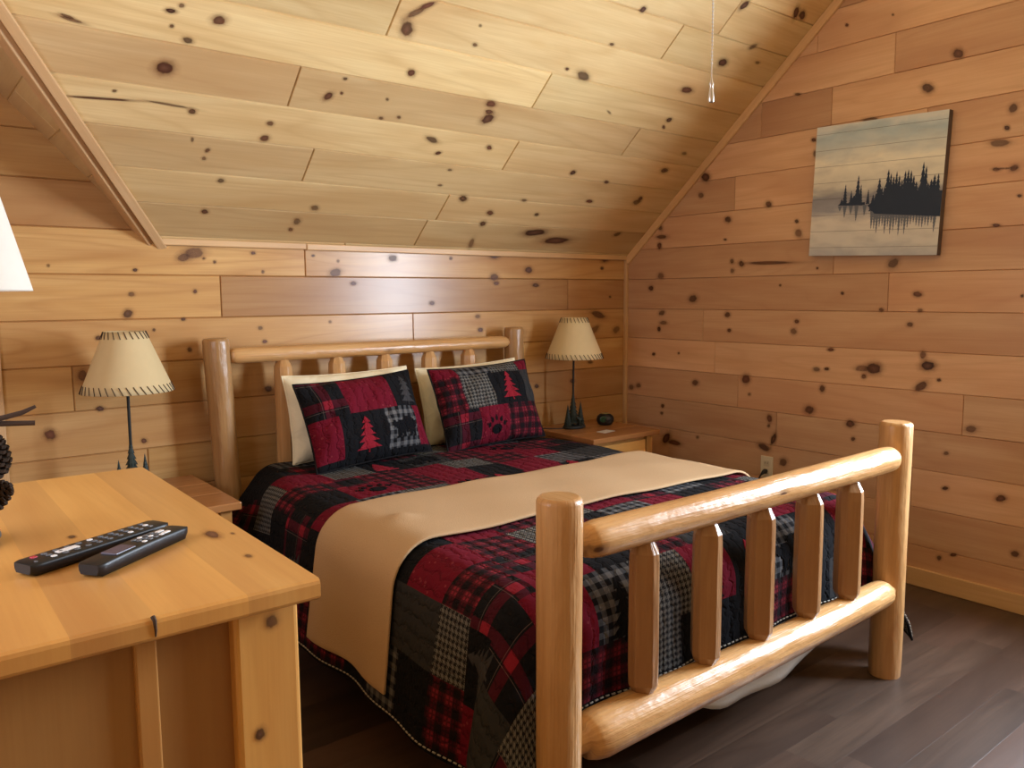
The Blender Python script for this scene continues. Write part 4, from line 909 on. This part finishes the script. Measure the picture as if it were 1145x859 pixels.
# ------------------------------------------------------------------ picture on the right wall
b=Vector((-.002,-1.54,1.767)); e=empty('wall_picture',b,(0,0,0)); tag(e,'square plank picture of misty lake and dark pines on right wall','picture')
e.rotation_euler=(math.radians(2.1),0,0)
def art_mat():
    N=NT('lake_painting'); uv=N.uv(); x,y,_=N.sep(uv)
    n1=N.noise(N.vmul(uv,(2.2,5,1)),1.6,4,.55,.6); n2=N.noise(N.vmul(uv,(3,8,1)),1.5,3)
    yy=N.math('ADD',y,N.math('MULTIPLY',N.math('SUBTRACT',n1,.5),.22))
    col=N.ramp(yy,[(0,(.46,.47,.48)),(.10,(.66,.64,.58)),(.26,(.74,.69,.60)),(.36,(.34,.34,.37)),(.44,(.28,.28,.30)),(.52,(.66,.63,.53)),(.70,(.88,.84,.69)),(.80,(.64,.67,.62)),(.92,(.46,.57,.60)),(1,(.70,.71,.67))])
    col=N.mix(N.math('MULTIPLY',N.ramp(n2,[(.45,0),(.8,1)]),.3),col,(.20,.20,.21))
    ln=N.math('LESS_THAN',N.math('FRACT',N.math('ADD',N.math('MULTIPLY',y,8),.5)),.022)
    col=N.mix(N.math('MULTIPLY',ln,.75),col,(.07,.06,.05))
    return N.fin(col,.6,.3)
mb=MB(); W=.297; D=.034
add_box(mb,-D,0,-W,W,-W,W,'z',(.3,.2,.5),mi=1)
mb.f.append([len(mb.v)+i for i in range(4)]); mb.v+=[(-D-.0008,W,-W),(-D-.0008,-W,-W),(-D-.0008,-W,W),(-D-.0008,W,W)]; mb.uv.append([(0,0),(1,0),(1,1),(0,1)]); mb.t.append((.5,.5,.5)); mb.m.append(0); mb.s.append(False)
LAY=[0]
def pt(u,v,k): return (-D-.0011-.00002*LAY[0],W-2*W*u,-W+2*W*v)
def ptree(u,v,h,w,mi,k,refl=False,rag=7):
    sg=-1 if refl else 1; LAY[0]+=1
    for i in range(rag):
        f0=i/rag; f1=(i+1)/rag; a0=w*(1-f0)**.75; a1=w*(1-f1)*.7
        q=[pt(u-a0,v+sg*f0*h,k),pt(u+a0,v+sg*f0*h,k),pt(u+a1,v+sg*f1*h,k),pt(u-a1,v+sg*f1*h,k)]
        mb.face(q if not refl else q[::-1],[(0,0)]*4,mi=mi)
rd=random.Random(4)
for k,(u,h,w) in enumerate([(.275,.16,.022),(.325,.11,.018),(.375,.22,.03),(.40,.15,.02),(.46,.11,.016),(.25,.05,.02),(.35,.07,.05)]): ptree(u,.385,h,w,2,k%6)
u=.50; k=0
while u<.995:
    g=min(1,(u-.46)/.12); h=(.15+rd.random()*.15)*(.5+.5*g)
    if abs(u-.60)<.012: h=.30
    if abs(u-.86)<.012: h=.33
    w=.030+rd.random()*.014
    ptree(min(u,1-w),.33,h,w,2,k%6); ptree(min(u,1-w),.335,.10+rd.random()*.10,.018,3,k%6,True); u+=.021; k+=1
LAY[0]+=1
mb.face([pt(.46,.375,2),pt(.52,.31,2),pt(1,.27,2),pt(1,.45,2),pt(.60,.43,2),pt(.53,.41,2)],[(0,0)]*6,mi=2)
LAY[0]+=1
mb.face([pt(.22,.385,2),pt(.44,.375,2),pt(.44,.40,2),pt(.24,.40,2)],[(0,0)]*4,mi=2)
for k,(u,h) in enumerate([(.28,.09),(.33,.07),(.375,.12),(.44,.08),(.24,.04)]): ptree(u,.38,h,.02,3,k,True)
mb.build('picture_panel',[art_mat(),plain('picture_edge',(.10,.075,.07),.6),plain('pine_paint',(.026,.042,.078),.6,.3,var=.4,ns=20),plain('reflection_paint',(.16,.18,.22),.6,.3,var=.4,ns=20)],e)

# wall outlet and plug
b=Vector((0,-1.012,.408)); e=empty('wall_outlet',b); tag(e,'cream wall outlet with a black plug low on right wall','outlet')
mb=MB(); add_box(mb,-.006,0,-.036,.036,-.058,.058,'z'); mb.build('cover_plate',[M['cream']],e,bevel=.003)
for z in (.021,-.021):
    mb=MB(); add_box(mb,-.0085,-.005,-.017,.017,z-.0145,z+.0145,'z'); q=mb.build('socket',[plain('socket_cream',(.6,.52,.37),.4)],e,bevel=.004)
    mb=MB()
    for yy in (-.007,.007): add_box(mb,-.0090,-.0084,yy-.0012,yy+.0012,z-.003,z+.006)
    mb.build('slot',[M['rubber']],q)
mb=MB(); add_tube(mb,[(-.0088,-1.012,.389),(-.02,-1.012,.388),(-.034,-1.012,.385),(-.045,-1.005,.37),(-.05,-.98,.32),(-.045,-.93,.2),(-.035,-.9,.06),(-.035,-.85,.006),(-.04,-.6,.005)],[.011,.013,.009,.004,.0035,.0035,.0035,.0035,.0035],10)
o=mb.build('plug_cord',[M['rubber']]); tag(o,'black plug and cord hanging from the cream wall outlet','cord')

# pull chain hanging down from the ridge
fx,fy=-2.333,-2.430
mb=MB(); add_tube(mb,[(fx,fy,1.69),(fx,fy,3.60)],.0011,6)
z=1.72
while z<2.6: add_ball(mb,(fx,fy,z),.0019,4); z+=.0065
b=Vector((fx,fy,1.655)); ch=part('pull_chain',mb,[M['steel']],None,b); ch.location=b
tag(ch,'thin metal pull chain with small bell end hanging in front of ceiling','pull chain')
mb=MB(); add_lathe(mb,(0,0,0),[(.0045,-.004),(.0055,0),(.005,.008),(.0035,.018),(.0030,.024),(.0045,.028),(.002,.034),(.0008,.040)],14); mb.build('pull_knob',[M['steel']],ch)
# ------------------------------------------------------------------ light
def area(name,loc,rot,sx,sy,power,col):
    l=bpy.data.lights.new(name,'AREA'); l.shape='RECTANGLE'; l.size=sx; l.size_y=sy; l.energy=power; l.color=col
    o=bpy.data.objects.new(name,l); o.location=loc; o.rotation_euler=rot; COL.objects.link(o); return o
area('window_daylight',(.10,-(WY0+WY1)/2,(wz0+wz1)/2),(0,math.radians(90),0),wz1-wz0,WY1-WY0,WIN_POWER,(.74,.86,1.0))
area('left_fill',(XL+.06,-1.75,1.5),(0,math.radians(-90),0),1.0,1.0,FILL_POWER,(.85,.88,1))  # added fill to lift the right wall
wd=bpy.data.worlds.new('World'); bpy.context.scene.world=wd; wd.use_nodes=True
wd.node_tree.nodes['Background'].inputs[0].default_value=(.72,.86,1,1); wd.node_tree.nodes['Background'].inputs[1].default_value=1.5

# ------------------------------------------------------------------ camera
cam=bpy.data.cameras.new('Camera'); co=bpy.data.objects.new('Camera',cam); COL.objects.link(co)
cam.sensor_width=36; cam.lens=893.9996/1145*36; cam.clip_start=.02
yaw,pitch,roll=.66862,.109876,-.006498
fw=Vector((math.sin(yaw)*math.cos(pitch),math.cos(yaw)*math.cos(pitch),-math.sin(pitch))); rt=Vector((math.cos(yaw),-math.sin(yaw),0)); up=rt.cross(fw)
r2=rt*math.cos(roll)+up*math.sin(roll); u2=up*math.cos(roll)-rt*math.sin(roll)
co.matrix_world=Matrix(((r2.x,u2.x,-fw.x,-3.56181),(r2.y,u2.y,-fw.y,-3.39059),(r2.z,u2.z,-fw.z,1.29969),(0,0,0,1)))
sc=bpy.context.scene; sc.camera=co
sc.view_settings.view_transform='Standard'; sc.view_settings.look='None'; sc.view_settings.exposure=EXPO; sc.view_settings.gamma=1.0
